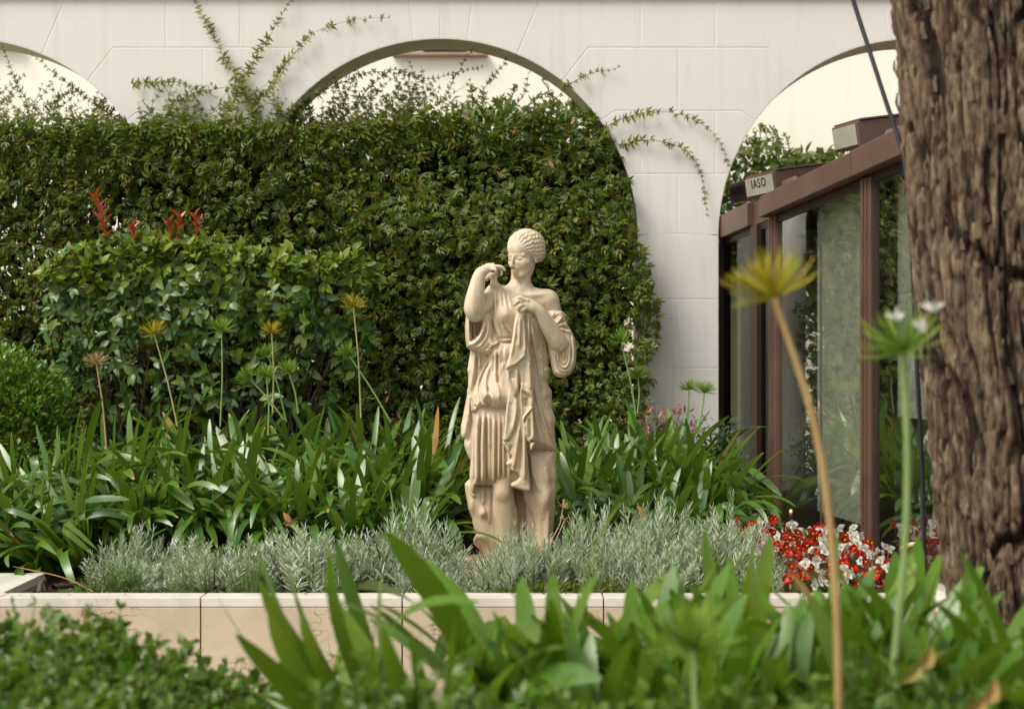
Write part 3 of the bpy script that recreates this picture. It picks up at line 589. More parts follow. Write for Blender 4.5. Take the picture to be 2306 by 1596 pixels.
    f.layer([(2070, 1238), (2135, 1240), (2128, 1300), (2112, 1420), (2085, 1420), (2068, 1290)], yb(-72), 26, 18, 20, [([(2104, 1260), (2108, 1400)], 4, -8), ([(2112, 1260), (2118, 1400)], 4, 6), ([(2120, 1262), (2126, 1360)], 4, -6)])
    f.mesh('cloak', m, root)
    # --- head
    HS = 1.25
    f = Field(2005, 2200, -110, 100, 900, 1150, HS)
    a_ = math.radians(40); pt = math.radians(7); O = np.array([2100., -4., 1020.])
    fw0 = np.array([-math.sin(a_), -math.cos(a_), 0]); rt = np.array([math.cos(a_), -math.sin(a_), 0]); up0 = np.array([0, 0, -1.])
    roll = math.radians(3)
    fw = fw0 * math.cos(pt) - up0 * math.sin(pt); up = up0 * math.cos(pt) + fw0 * math.sin(pt)
    def Lp(v): return O + v[0] * fw + v[1] * rt + v[2] * up
    x, d, z = f.x[:, None, None], f.d[None, :, None], f.z[None, None, :]
    loc = lambda ax: ((x - O[0]) * ax[0] + (d - O[1]) * ax[1] + (z - O[2]) * ax[2]).astype(np.float32)
    A, B, C_ = loc(fw), loc(rt), loc(up)
    full = (slice(None),) * 3
    def E(c, r, k=8, mode='add'):
        q = np.sqrt(((A - c[0]) / r[0]) ** 2 + ((B - c[1]) / r[1]) ** 2 + ((C_ - c[2]) / r[2]) ** 2); f.comb(full, (q - 1) * min(r), k, mode)
    def K(a, b, ra, rb, k=5, mode='add'): f.cap(Lp(a), Lp(b), ra, rb, k, mode)
    E((-10, 0, 34), (80, 62, 66)); E((20, 0, -16), (55, 46, 73), 14); E((30, 0, 30), (46, 46, 40), 14)
    K((50, 0, -74), (58, 0, -78), 14, 12, 14)                        # chin
    for sg in (-1, 1):
        K((10, sg * 38, -44), (46, sg * 14, -76), 6, 8, 14)            # jaw line
        K((44, sg * 30, -28), (40, sg * 34, -30), 17, 15, 16)         # cheek
        K((68, sg * 9, 3), (55, sg * 38, 2), 5, 4, 9)                 # brow
        E((79, sg * 20, -11), (15, 13, 10), 6, 'sub')                 # socket
        E((57.5, sg * 21, -10.5), (13, 15, 9.5), 2)                       # eyeball
        K((69.5, sg * 11, -6), (67, sg * 24, -3), 2.6, 2.6, 2); K((67, sg * 24, -3), (58, sg * 34, -8), 2.6, 2.2, 2)   # upper lid
        K((68, sg * 12, -14), (62, sg * 30, -15), 1.8, 1.8, 2)        # lower lid
        K((82, sg * 6, -40), (80, sg * 7.5, -41), 4.2, 3.6, 3)              # nostril wing
        E((2, sg * 55, -22), (7, 5, 12), 5)                           # ear lobe
    K((71, 0, 6), (90, 0, -37), 4.6, 5.2, 5); K((90, 0, -37), (83, 0, -42), 5.2, 4.5, 4)
    K((70, 0, -50), (69, 0, -66), 10, 9, 9)                         # muzzle
    K((82, -10, -58), (86, 0, -55), 2.4, 3.8, 2.5); K((86, 0, -55), (82, 10, -58), 3.8, 2.4, 2.5)
    K((82, -8, -64.5), (85, 0, -64.5), 2.6, 4.2, 2.5); K((85, 0, -64.5), (82, 8, -64.5), 4.2, 2.6, 2.5)
    K((86, -13, -60.5), (92, 0, -60), 1.7, 1.9, 1.0, 'sub'); K((92, 0, -60), (86, 13, -60.5), 1.9, 1.7, 1.0, 'sub')
    K((-8, 0, -30), (0, 0, -55), 30, 30, 12)
    f.cap((2085, 8, 1075), (2081, 8, 1160), 38, 42, 10)
    f.mesh('head', m, root, 1)
    # hair: wavy strands combed back into a knot
    f.f[:] = 60
    E((-13, 0, 35), (86, 67, 68), 0); E((-68, 4, 0), (34, 36, 34), 16); E((-10, 0, 6), (62, 66, 44), 14)
    phi = np.arctan2(C_ - 12, np.sqrt(B * B + 60)); s_ = A + 0.2 * np.abs(B)
    wave = np.sin(phi * 27 + 0.85 * np.sin(s_ * 0.30 + 1.2 * np.sign(B)) + 0.5 * np.sin(s_ * 0.13))
    wave2 = np.sin(phi * 43 + 1.5 * np.sin(s_ * 0.33 + 2)) * 0.35
    side = np.clip((np.abs(B) + 10) / 25, 0, 1)
    f.f -= (1.7 * (wave + 0.5 * wave2)).astype(np.float32)
    band = 0.82 * A - 0.57 * C_ + 47
    f.f += (4.5 * np.exp(-(band / 3.2) ** 2) - 4.5 * np.exp(-((band + 5) / 2.6) ** 2) * 0).astype(np.float32)
    f.f -= (3.0 * np.exp(-((band) / 1.4) ** 2)).astype(np.float32)
    line = C_ - (0.86 * A - 21) - 4 * np.sin(np.abs(B) * 0.12) + 10 * np.clip((np.abs(B) - 38) / 30, 0, 1) * 0
    g = -line; k_ = 7.0
    a0 = f.f; hh = np.clip(.5 - .5 * (g - a0) / k_, 0, 1); f.f = (g * (1 - hh) + a0 * hh + k_ * hh * (1 - hh)).astype(np.float32)
    f.mesh('hair', m, root, 1)
    # plinth
    n = 40; A1 = []; B1 = []; C1 = []
    for i in range(n):
        t = 2 * math.pi * i / n; q = 1 + .03 * math.sin(3 * t)
        A1.append((0.0 + .30 * q * math.cos(t), .02 + .20 * q * math.sin(t), -0.05)); B1.append((0.0 + .30 * q * math.cos(t), .02 + .20 * q * math.sin(t), 0.03))
    prism('plinth', A1, B1, m, root, 0.008)
    return root
# ------------------------------------------------------------------ ground, planter bed
def ground():
    V = [(-60, -30, 0), (60, -30, 0), (60, 90, 0), (-60, 90, 0)]
    obj('ground', py_mesh('ground', V, [(0, 1, 2, 3)], M['paving']), kind='structure')
    # soil of the raised bed: a sheet rising towards the back
    xs = np.linspace(-5.2, 1.9, 60); ys = np.linspace(6.05, 9.25, 40)
    X, Y = np.meshgrid(xs, ys); Z = 0.40 + 0.09 * np.clip(Y - 7, 0, 3) + 0.012 * np.sin(X * 17 + Y * 9) + 0.01 * np.sin(X * 31 - Y * 23)
    xr = 1.75 - .127 * (Y - 6.85) - 0.02; X = np.minimum(X, xr)
    V = np.stack([X, Y, Z], -1).reshape(-1, 3); n = len(xs)
    F = [(j * n + i, j * n + i + 1, (j + 1) * n + i + 1, (j + 1) * n + i) for j in range(len(ys) - 1) for i in range(n - 1)]
    obj('soil', np_mesh('soil', V, F, M['soil'], True), kind='structure')
    # soil of the near bed in front of the camera
    V, F = box_vf(-3.0, 3.4, 0.9, 3.55, 0.0, 0.50)
    obj('near_soil', py_mesh('near_soil', V, F, M['soil']), kind='structure')
def soil_z(y): return 0.40 + 0.09 * np.clip(y - 7, 0, 3)

def planter():
    root = empty('planter_wall', (0, 6.05, 0), 'low beige marble planter wall with pale coping slabs in front of the statue', 'planter wall')
    joints = [-4.713, -3.863, -3.013, -2.163, -1.313, -0.463, 0.387, 1.237, 1.86]
    for i in range(len(joints) - 1):
        a, b = joints[i] + .0028, joints[i + 1] - .0028
        box('marble_panel', a, b, -0.052, -0.012, 0.0, 0.434, M['marble'], root, 0.002)
        box('coping_slab', a, b, -0.052, 0.065, 0.4365, 0.4765, M['coping'], root, 0.003)
    V, F = box_vf(-4.7, 1.85, -0.008, 0.05, 0, 0.43); obj('core', py_mesh('core', V, F, M['soil']), root)
    # the left end, where the coping widens into a slab
    box('coping_slab', -4.7, -3.44, 0.069, 0.62, 0.4365, 0.4765, M['coping'], root, 0.003)
    box('coping_slab', -3.434, -2.19, 0.069, 0.62, 0.4365, 0.4765, M['coping'], root, 0.003)
    V, F = box_vf(-4.7, -2.2, 0.055, 0.60, 0, 0.43); obj('core', py_mesh('core', V, F, M['marble']), root)

# ------------------------------------------------------------------ arcade wall
WY = 9.5
def wp(px, py, dy=0.0):
    v = P(px, py, WY); return Vector((v.x, WY + dy, v.z))
def arcade():
    ppm = FPX / WY; R = 444.0; cy = 532.0
    root = empty('arcade_wall', (0, WY, 0), 'pale grey rendered garden wall with three round arches and scored stone joints', 'wall')
    for ci, pc in enumerate((-613, 457, 1527, 2597)):       # pier centres
        c0, c1 = pc - 535, pc + 535                            # arch centres left and right
        # core of the pier: columns between the arch edges
        px = [c0 + R * math.sin(t) for t in np.linspace(0, math.pi / 2, 33)]; top = -12
        prof = [(c0 + R * math.sin(t), cy - R * math.cos(t)) for t in np.linspace(0, math.pi / 2, 33)]
        prof += [(c0 + R, 800), (c0 + R, 1304), (c1 - R, 1304), (c1 - R, 800)]
        prof += [(c1 - R * math.sin(t), cy - R * math.cos(t)) for t in np.linspace(math.pi / 2, 0, 33)]
        V = []; n = len(prof)
        for dy in (0, 0.33):
            for x, y in prof: q = wp(x, y); V.append((q.x, WY + dy - WY, q.z))
        for dy in (0, 0.33):
            for x, y in prof: q = wp(x, top); V.append((q.x, dy, q.z))
        F = []; mi = []
        for i in range(n - 1):
            if abs(prof[i][0] - prof[i + 1][0]) > 0.5:
                F += [(i + 1, i, 2 * n + i, 2 * n + i + 1), (n + i, n + i + 1, 3 * n + i + 1, 3 * n + i)]; mi += [0, 0]
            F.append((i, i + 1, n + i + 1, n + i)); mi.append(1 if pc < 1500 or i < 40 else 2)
        F += [tuple([2 * n + i for i in range(n)] + [3 * n + i for i in range(n - 1, -1, -1)])]; mi.append(0)
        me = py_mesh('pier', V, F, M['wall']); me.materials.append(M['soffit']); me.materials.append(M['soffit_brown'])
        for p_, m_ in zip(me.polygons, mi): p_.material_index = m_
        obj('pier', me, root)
        # scored blocks: polygons in picture units about the pier centre, mirrored
        rows = [-8, 108, 250, 392, 526, 674, 829, 985, 1145, 1303]
        def arc(deg, r=R): a = math.radians(deg); return (-535 + r * math.sin(a), cy - r * math.cos(a))
        def arcs(d0, d1, n_): return [arc(d) for d in np.linspace(d0, d1, n_)]
        H = []
        a108 = 38.15; a250 = 54.3; a392 = math.degrees(math.acos((cy - 392) / R))
        top7 = lambda deg: (-535 + math.tan(math.radians(deg)) * (cy - rows[0]), rows[0])
        H.append([top7(0)] + arcs(0, 7.7, 4) + [top7(7.7)])
        H.append([top7(7.7)] + arcs(7.7, 22.8, 7) + [top7(22.8)])
        k108 = (-535 + math.tan(math.radians(a108)) * (cy - 108), 108)
        H.append([top7(22.8)] + arcs(22.8, a108, 7) + [k108, (-84, 108), (-84, rows[0])])
        k250 = (-535 + math.tan(math.radians(a250)) * (cy - 250), 250)
        H.append([k108] + arcs(a108, a250, 7) + [k250, (0, 250), (0, 108)])
        H.append([k250] + arcs(a250, a392, 7) + [(-84, 392), (-84, 250)])
        H.append([arc(a392)] + arcs(a392, 90, 6)[1:] + [(0, 526), (0, 392)])
        polys = []
        for h in H:
            polys.append(h); polys.append([(-x, y) for x, y in h][::-1])
        polys.append([(-84, rows[0]), (-84, 108), (84, 108), (84, rows[0])]); polys.append([(-84, 250), (-84, 392), (84, 392), (84, 250)])
        e = 91.0
        for j in range(4, 9):
            y0, y1 = rows[j], rows[j + 1]
            if j % 2 == 0: polys.append([(-e, y0), (-e, y1), (e, y1), (e, y0)])
            else: polys += [[(-e, y0), (-e, y1), (0, y1), (0, y0)], [(0, y0), (0, y1), (e, y1), (e, y0)]]
        for po in polys:
            q = np.array(po, float); q = np.array([q[i] for i in range(len(q)) if np.linalg.norm(q[i] - q[i - 1]) > 1.0])
            area = 0.5 * np.sum(q[:, 0] * np.roll(q[:, 1], -1) - np.roll(q[:, 0], -1) * q[:, 1]); sg = 1 if area > 0 else -1
            def inset(d):
                out = []; m = len(q)
                for i in range(m):
                    a = q[i] - q[i - 1]; b = q[(i + 1) % m] - q[i]
                    na = sg * np.array([-a[1], a[0]]) / np.linalg.norm(a); nb = sg * np.array([-b[1], b[0]]) / np.linalg.norm(b)
                    t = na + nb; t /= max(0.35, (t @ t) / 2) ; out.append(q[i] + t * d)
                return out
            lay = [(inset(1.1), 0.001), (inset(2.0), -0.0014), ]
            Vv = []
            for pts, dy in lay:
                for x, y in pts: w_ = wp(x + pc, y); Vv.append((w_.x, dy, w_.z))
            m = len(q); Ff = [(i, (i + 1) % m, m + (i + 1) % m, m + i) for i in range(m)] + [tuple(range(m, 2 * m))]
            if sg < 0: Ff = [f[::-1] for f in Ff]
            me = py_mesh('stone_block', Vv, Ff, M['wall'])
            ox = random.random() * 0
            obj('stone_block', me, root)
    z0 = wp(0, -3).z; x0, x1 = wp(-1150, 0).x, wp(3300, 0).x
    box('cornice', x0, x1, -0.03, 0.33, z0, z0 + 0.07, M['cornice'], root, 0.01)
    V, F = box_vf(x0, x1, -0.05, 0.36, z0 + .07, z0 + .13); obj('cornice', py_mesh('cornice', V, F, M['cornice']), root)

def back_wall():
    Y = 13.0; root = empty('rear_building', (0, Y, 0), 'cream rendered building behind the arches with a dark window above a stone sill', 'building')
    # window opening seen under the middle arch
    a = P(952, 100, Y); b = P(1052, 60, Y); lft = P(900, 0, Y).x; rgt = P(1085, 0, Y).x; zb = P(0, 122, Y).z; zs = P(0, 129, Y).z
    zt = zb + 1.2
    parts = [(-16, lft, 0, 7.0), (rgt, 16, 0, 7.0), (lft, rgt, 0, zs), (lft, rgt, zt, 7.0)]
    for x0, x1, z0, z1 in parts: box('wall', x0, x1, 0, 0.3, z0, z1, M['cream'], root, 0)
    wn = box('window', a.x, b.x, 0.10, 0.14, zb, zt, M['glass'], root, 0)
    box('frame', lft + .002, a.x, 0.02, 0.15, zb, zt, M['soffit_brown'], root, 0.004); box('frame', b.x, rgt - .002, 0.02, 0.15, zb, zt, M['soffit_brown'], root, 0.004)
    box('glass_backing', a.x, b.x, 0.16, 0.18, zb, zt, plain('dark_blind', (0.05, 0.055, 0.07), 0.6), root, 0)
    box('sill', P(884, 0, Y).x, P(1098, 0, Y).x, -0.08, 0.2, zs, zb, plain('sandstone_sill', (0.36, 0.24, 0.17), 0.8), root, 0.006)
    box('sill', P(-80, 0, Y).x, P(48, 0, Y).x, -0.08, 0.02, P(0, 110, Y).z, P(0, 98, Y).z, bpy.data.materials['sandstone_sill'], root, 0.006)

# ------------------------------------------------------------------ glass pavilion
def GP(px, z):
    """point of the facade plane seen at picture column px, at height z"""
    r = (px - 1153) / FPX; Y = (1.75 + .127 * 6.85) / (r + .127); return Vector((r * Y, Y, z))
def pavilion():
    root = empty('glass_pavilion', (1.75, 6.85, 0), 'brown metal and glass pavilion with beige rafter ends beside the tree trunk', 'pavilion')
    O = Vector((1.75, 6.85, 0)); u = Vector((-.127, 1, 0)).normalized(); nn = Vector((u.y, -u.x, 0))   # nn points into the pavilion
    def L(s, n_, z): return tuple(u * s + nn * n_ + Vector((0, 0, z)))
    def S(px): return (GP(px, 0) - O).dot(u)
    def slab(name, s0, s1, n0, n1, z0, z1, mat, bev=0.003, par=root, zz=None):
        z2, z3 = zz or (z0, z1)
        V = [L(s0, n0, z0), L(s1, n0, z2), L(s1, n1, z2), L(s0, n1, z0), L(s0, n0, z1), L(s1, n0, z3), L(s1, n1, z3), L(s0, n1, z1)]
        F = [(0, 3, 2, 1), (4, 5, 6, 7), (0, 1, 5, 4), (1, 2, 6, 5), (2, 3, 7, 6), (3, 0, 4, 7)]
        o = obj(name, py_mesh(name, V, F, mat), par)
        if bev: bevel(o, bev)
        return o
    Br, Dk = M['brown'], M['brown_dark']
    s_near = -3.2; sA = S(1748); sB = S(1700); sF = S(1622) + 0.12
    zc = 0.48
    def ztop(px): return None
    # base coping and kerb
    slab('coping_slab', -3.2, S(1945), -0.07, 0.16, 0.415, zc, M['coping'], 0.003)
    slab('coping_slab', S(1945) + .004, sF, -0.07, 0.16, 0.415, zc, M['coping'], 0.003)
    slab('kerb', s_near, sF, -0.05, 0.16, 0.0, 0.412, M['marble'], 0)
    # mullions
    def mull(pa, pb, mat=Br, n0=-0.012, zt=2.36):
        s = (S(pa) + S(pb)) / 2; w_ = S(pa) - S(pb); m = slab('mullion', s - w_ / 2, s + w_ / 2, n0, 0.06, zc, zt, mat, 0.003)
        slab('rib', s - w_ * .22, s - w_ * .08, n0 - 0.008, n0 + .002, zc, zt, mat, 0.001, m); slab('rib', s + w_ * .10, s + w_ * .22, n0 - 0.008, n0 + .002, zc, zt, mat, 0.001, m)
        return m
    mull(1942, 1965); mull(1735, 1749); mull(2300, 2345)
    slab('mullion', S(1970), S(1965.5), 0.0, 0.10, zc, 2.34, Dk, 0)
    slab('mullion', S(1704), S(1690), 0.0, 0.10, zc, 2.30, Dk)
    slab('mullion', sF - .10, sF, -0.01, 0.08, zc, 2.26, Dk)
    # glass panes
    gl = M['glass']
    zt = 2.335
    slab('glass_pane', S(2298), S(1970), 0.012, 0.020, zc, zt, gl, 0); slab('glass_pane', S(1942), S(1845), 0.012, 0.020, zc, zt, gl, 0); slab('glass_pane', S(1845) + .004, S(1749.5), 0.012, 0.020, zc, zt, gl, 0)
    slab('glass_pane', S(1735), S(1704), 0.03, 0.038, zc, 2.29, M['glass_dark'], 0); slab('glass_pane', S(1690), sF - .10, 0.03, 0.038, zc, 2.27, M['glass_dark'], 0)
    slab('glass_pane', s_near, S(2345), 0.012, 0.020, zc, zt, gl, 0)
    slab('seam_strip', S(1845) - .002, S(1845) + .004, 0.006, 0.012, zc, zt, M['cap_dark'], 0)
    zb = lambda s_: 2.39 - .0368 * (s_ - S(2035))
    def sl2(name, s0, s1, n0, n1, h0, h1, mat, bev=.005): return slab(name, s0, s1, n0, n1, zb(s0) + h0, zb(s0) + h1, mat, bev, root, (zb(s1) + h0, zb(s1) + h1))
    sl2('head_rail', s_near, sA, 0.0, 0.06, -.045, -.003, Dk, 0)
    sl2('fascia', s_near, S(1945), -0.07, 0.05, 0, .128, Br); sl2('fascia', S(1945) + .012, S(1734), -0.07, 0.05, 0, .123, Br)
    sl2('fascia', S(1734) + .004, S(1690), 0.02, 0.09, .0, .145, Br); sl2('fascia', S(1690) + .004, sF, -0.02, 0.09, 0, .15, Br)
    sl2('head_rail', S(1734) + .004, sF, 0.025, 0.06, -.04, -.003, Dk, 0)
    slab('gutter', s_near, sF, 0.1, 0.2, 2.36, 2.44, Dk, 0)
    # rafters: boxes sloping up and away from the garden, capped at the near end
    def rafter(px, pyt, Y, ln, capmat, text, bracket=True, hz=0.125, wd=0.235):
        c = P(px, pyt, Y)
        ax = Vector((0.95, 0.31, 0.155)).normalized(); sd = Vector((0.31, -0.95, 0.0)).normalized(); up = sd.cross(ax).normalized()
        if up.z < 0: up = -up
        base = c - Vector((O.x, O.y, 0))
        def Q(a, s, h): v = base + ax * a + sd * s + up * h; return tuple(v)
        def bx(name, a0, a1, s0, s1, h0, h1, mat, par, bev=0.004):
            V = [Q(a0, s0, h0), Q(a1, s0, h0), Q(a1, s1, h0), Q(a0, s1, h0), Q(a0, s0, h1), Q(a1, s0, h1), Q(a1, s1, h1), Q(a0, s1, h1)]
            F = [(0, 3, 2, 1), (4, 5, 6, 7), (0, 1, 5, 4), (1, 2, 6, 5), (2, 3, 7, 6), (3, 0, 4, 7)]
            o = obj(name, py_mesh(name, V, F, mat), par); bevel(o, bev); return o
        r = bx('rafter', 0, ln, 0, wd, -hz, 0, Br, root, 0.006)
        cp = bx('end_cap', -0.006, -0.0005, 0.014, wd - .012, -hz + .012, -0.012, capmat, r, 0.002)
        bx('drip_strip', 0.02, ln, -.004, wd + .006, 0.002, 0.012, Br, r, 0.002)
        if text:
            cu = bpy.data.curves.new('lettering', 'FONT'); cu.body = text; cu.size = 0.075; cu.extrude = 0.0006; cu.align_x = 'CENTER'; cu.align_y = 'CENTER'; cu.space_character = 1.15
            t = bpy.data.objects.new('lettering', cu); COL.objects.link(t)
            me = bpy.data.meshes.new_from_object(t.evaluated_get(bpy.context.evaluated_depsgraph_get())); bpy.data.objects.remove(t); bpy.data.curves.remove(cu)
            mt = Matrix((( sd.x, up.x, -ax.x, 0), (sd.y, up.y, -ax.y, 0), (sd.z, up.z, -ax.z, 0), (0, 0, 0, 1)))
            pos = Vector(Q(-0.0085, wd * .5, -0.050)); me.transform(Matrix.Translation(pos) @ mt); me.materials.clear(); me.materials.append(M['ink'])
            obj('lettering', me, r)
        return r
    rafter(1872, 289, 7.3, 1.9, M['cap'], None, hz=0.128, wd=.24)
    rafter(1676, 402, 8.6, 1.5, M['cap'], 'IASO', hz=0.128, wd=.36)
    rafter(1640, 420, 9.85, 1.3, M['cap_dark'], 'IASO', hz=0.125, wd=.25)
    for px, z, h in ((2010, 2.49, .07), (1778, 2.44, .07)):
        w_ = (S(px - 14) - S(px + 14)) / 2; s = S(px); o = slab('bracket', s - w_, s + w_, -0.02, 0.03, z, z + h, Br, 0.03)
    # roof, interior
    slab('roof', s_near, sF, 0.20, 3.2, 2.40, 2.46, Dk, 0, zz=(2.36, 2.42))
    slab('rear_wall', s_near - .2, sF + .5, 3.2, 3.3, 0, 2.7, M['interior'], 0)
    slab('end_wall', sF, sF + .08, 0.2, 3.2, 0, 2.5, M['interior'], 0)
    slab('interior_floor', s_near, sF, 0.16, 3.2, 0.40, 0.46, M['glassfloor'], 0)
    slab('glass_backing', S(1938) + .30, S(1846) + .38, .12, .13, 0.62, 2.33, M['pier_reflection'], 0); slab('glass_backing', S(2090) + .3, S(1982) + .36, .12, .13, 1.2, 2.33, M['pier_reflection'], 0)  # added pale panels behind the panes, imitating the pier's reflection in the glass
    # small floor lamps inside
    for i, (px, py, Yd, rr, mt_) in enumerate(((1903, 1152, 8.1, .013, 'glow'), (1781, 1150, 9.4, .010, 'glow'), (1766, 1133, 10.2, .012, 'glow2'))):
        p = P(px, py, Yd); lm = empty('floor_lamp', (p.x, p.y, 0.46), ['small lit floor lamp behind the glass right of the brown stem, brightest of three', 'small lit floor lamp low behind the glass above the red begonias', 'dim floor lamp deepest inside the pavilion'][i], 'lamp', 'floor lamps inside the pavilion')
        hh = p.z - .46
        V_, F_ = tube_arrays([(0, 0, 0), (0, 0, hh)], .006, 8); obj('stand', np_mesh('stand', V_, F_, M['blackmetal']), lm)
        V_, F_ = tube_arrays([(0, 0, hh - rr), (0, 0, hh - rr * .5), (0, 0, hh), (0, 0, hh + rr * .5), (0, 0, hh + rr)], [.003, rr * .85, rr, rr * .85, .003], 12); obj('bulb', np_mesh('bulb', V_, F_, M[mt_]), lm)
    return root

# ------------------------------------------------------------------ trunk, cable, spotlight
def trunk():
    Y = 4.0; k = FPX / Y
    zs = np.linspace(CAMZ - 740 / k - 0.10, CAMZ + 900 / k, 340); na = 340
    py = 798 - (zs - CAMZ) * k
    ledge = np.interp(py, [-100, 0, 150, 330, 500, 650, 800, 950, 1150, 1300, 1420, 1540], [2010, 2012, 2030, 2040, 2050, 2060, 2078, 2096, 2110, 2126, 2160, 2180])
    rad = np.interp(py, [-100, 600, 1200, 1400, 1540], [200, 192, 188, 168, 160]) / k
    cx = (ledge - 1153) / k + rad + .016
    an = np.linspace(0, 2 * np.pi, na, endpoint=False)
    A, Z = np.meshgrid(an, zs); Rr = rad[:, None] * np.ones_like(A)
    # bark: warped ridges
    def vn(u, v_, seed):
        r = np.random.default_rng(seed); g = r.random((64, 64)); iu = np.floor(u).astype(int); iv = np.floor(v_).astype(int); fu = u - iu; fv = v_ - iv
        fu = fu * fu * (3 - 2 * fu); fv = fv * fv * (3 - 2 * fv)
        return (g[iu % 64, iv % 64] * (1 - fu) + g[(iu + 1) % 64, iv % 64] * fu) * (1 - fv) + (g[iu % 64, (iv + 1) % 64] * (1 - fu) + g[(iu + 1) % 64, (iv + 1) % 64] * fu) * fv
    U = A / (2 * np.pi)
    per = 64
    wx = (vn(U * 64 * .25, Z * 2.2 + 8, 1) - .5) * 1.5 + (vn(U * 64 * .5, Z * 6 + 3, 2) - .5) * .6
    rid = np.abs(vn(U * 64 * 1.0 + wx, Z * 3.6 + 20, 3) - .5) * 2
    rid2 = np.abs(vn(U * 64 * 2.0 + wx * 2, Z * 9 + 40, 4) - .5) * 2
    rid0 = np.abs(vn(U * 64 * .375 + wx * .8, Z * 2.6 + 31, 9) - .5) * 2; crack0 = np.clip(1 - rid0 / .13, 0, 1)
    fine = vn(U * 64 * 3 + wx, Z * 38 + 11, 5); big = vn(U * 64 * .125, Z * 1.3 + 2, 6)
    crack = np.clip(1 - rid / .22, 0, 1); crack2 = np.clip(1 - rid2 / .25, 0, 1)
    h = -0.034 * crack0 + 0.012 * np.clip(rid0, 0, .6) - 0.016 * crack - 0.009 * crack2 + 0.008 * rid + 0.008 * (fine - .5) + 0.016 * (big - .5)
    Rr = Rr + h
    X = cx[:, None] + Rr * np.cos(A); Yy = Rr * np.sin(A)
    V = np.stack([X, Yy, Z], -1).reshape(-1, 3); i = np.arange(len(zs) - 1)[:, None]; j = np.arange(na)[None]
    F = np.stack([i * na + j, i * na + (j + 1) % na, (i + 1) * na + (j + 1) % na, (i + 1) * na + j], -1).reshape(-1, 4)
    T = np.zeros((len(V), 3)); T[:, 0] = np.clip(1.2 * crack0 + .9 * crack + .7 * crack2 + .35 * np.clip(.45 - rid, 0, 1) + .5 * (fine < .3), 0, 1).ravel()
    cx0 = float(cx[100]); V[:, 0] -= cx0
    root = empty('tree', (cx0, Y, 0), 'thick tree trunk with rough flaking grey-brown bark at the right edge', 'tree')
    obj('trunk', np_mesh('trunk', V, F, M['bark'], True, T), root)
    # shaggy bark plates
    tv = np.array([[-.5, 0, 0], [0, 0, .12], [.5, 0, 0], [-.4, .5, .1], [0, .55, .24], [.42, .5, .1], [-.2, 1, .02], [0, 1, .1], [.2, 1, .02]]); tf = [[0, 1, 4, 3], [1, 2, 5, 4], [3, 4, 7, 6], [4, 5, 8, 7]]
    n = 2200; zi = rng.integers(5, len(zs) - 5, n); ai = rng.integers(0, na, n)
    pos = np.stack([X[zi, ai] - cx0, Yy[zi, ai], zs[zi]], -1); out = np.stack([np.cos(an[ai]), np.sin(an[ai]), 0 * zi], -1)
    d = norm(np.array([0, 0, 1.]) + rng.normal(0, .12, (n, 3)) + out * .08); s = rng.uniform(.015, .06, n)
    V, F, T = scatter(tv, tf, pos - out * .004, d, out, s, sw=s * rng.uniform(.25, .5, n)); T[:, 0] = np.repeat(rng.random(n) * .3, 9); T[:, 1:] = 0
    o = obj('bark_flakes', np_mesh('bark_flakes', V, F, M['bark'], True, T), root, kind='stuff')
    # cable hanging beside the trunk
    pts = [P(*a) for a in ((1905, -60, 4.6), (1922, 5, 4.6), (1960, 120, 4.55), (2000, 245, 4.5), (2038, 350, 4.45), (2052, 520, 4.42), (2060, 700, 4.42), (2066, 850, 4.4), (2077, 1050, 4.4), (2082, 1280, 4.38), (2089, 1480, 4.36), (2090, 1560, 4.36))]
    V, F = tube_arrays(spline([tuple(p) for p in pts], 60), .0075, 8)
    obj('cable', np_mesh('cable', V, F, M['rubber']), label='thin black cable running down along the left side of the tree trunk', cat='cable')

def spotlight():
    Y = 5.45; b = P(2086, 1345, Y)
    root = empty('garden_spotlight', (b.x, Y, 0.0), 'black garden spotlight on a stake tilted up to the left beside the trunk', 'spotlight')
    q = lambda px, py, dy=0: np.array(P(px, py, Y)) - np.array([b.x, Y, 0]) + np.array([0, dy, 0])
    a, c = q(2047, 1228), q(2070, 1288); 
    def ringed(pts, rad, name, mat, seg=28, cap=True):
        V, F = tube_arrays(pts, rad, seg); V = list(map(tuple, V)); F = [tuple(f) for f in F]
        n = len(pts); F += [tuple(range(seg)), tuple(range((n - 1) * seg, n * seg))[::-1]]
        return obj(name, py_mesh(name, V, F, mat, True), root)
    ax = norm(a - c)
    L_ = np.linalg.norm(a - c)
    ringed([c + ax * t for t in (0, .01, L_ * .5, L_ * .82, L_ * .83, L_)], [.018, .024, .031, .034, .039, .040], 'housing', M['blackmetal'])
    for i in range(5): ringed([c + ax * (L_ * (.12 + .12 * i) - .002), c + ax * (L_ * (.12 + .12 * i) + .002)], [.031 + .0015 * i] * 2, 'cooling_rib', M['blackmetal'])
    ringed([a - ax * .004, a + ax * .002], [.034, .034], 'lens', plain('amber_lens', (.75, .5, .22), .2))
    ringed([c, q(2078, 1302), q(2083, 1318), q(2086, 1345)], [.017, .016, .016, .019], 'neck', M['blackmetal'], 16)
    ringed([q(2086, 1345), q(2088, 1362)], [.026, .026], 'collar', M['blackmetal'], 20)
    ringed([q(2088, 1362), q(2088, 1500), np.array([0, 0, -.02])], [.010, .009, .004], 'stake', M['blackmetal'], 10)
    k_ = q(2068, 1358); ringed([k_, k_ + np.array([.03, 0, .004])], [.012, .012], 'knob', M['blackmetal'], 12)
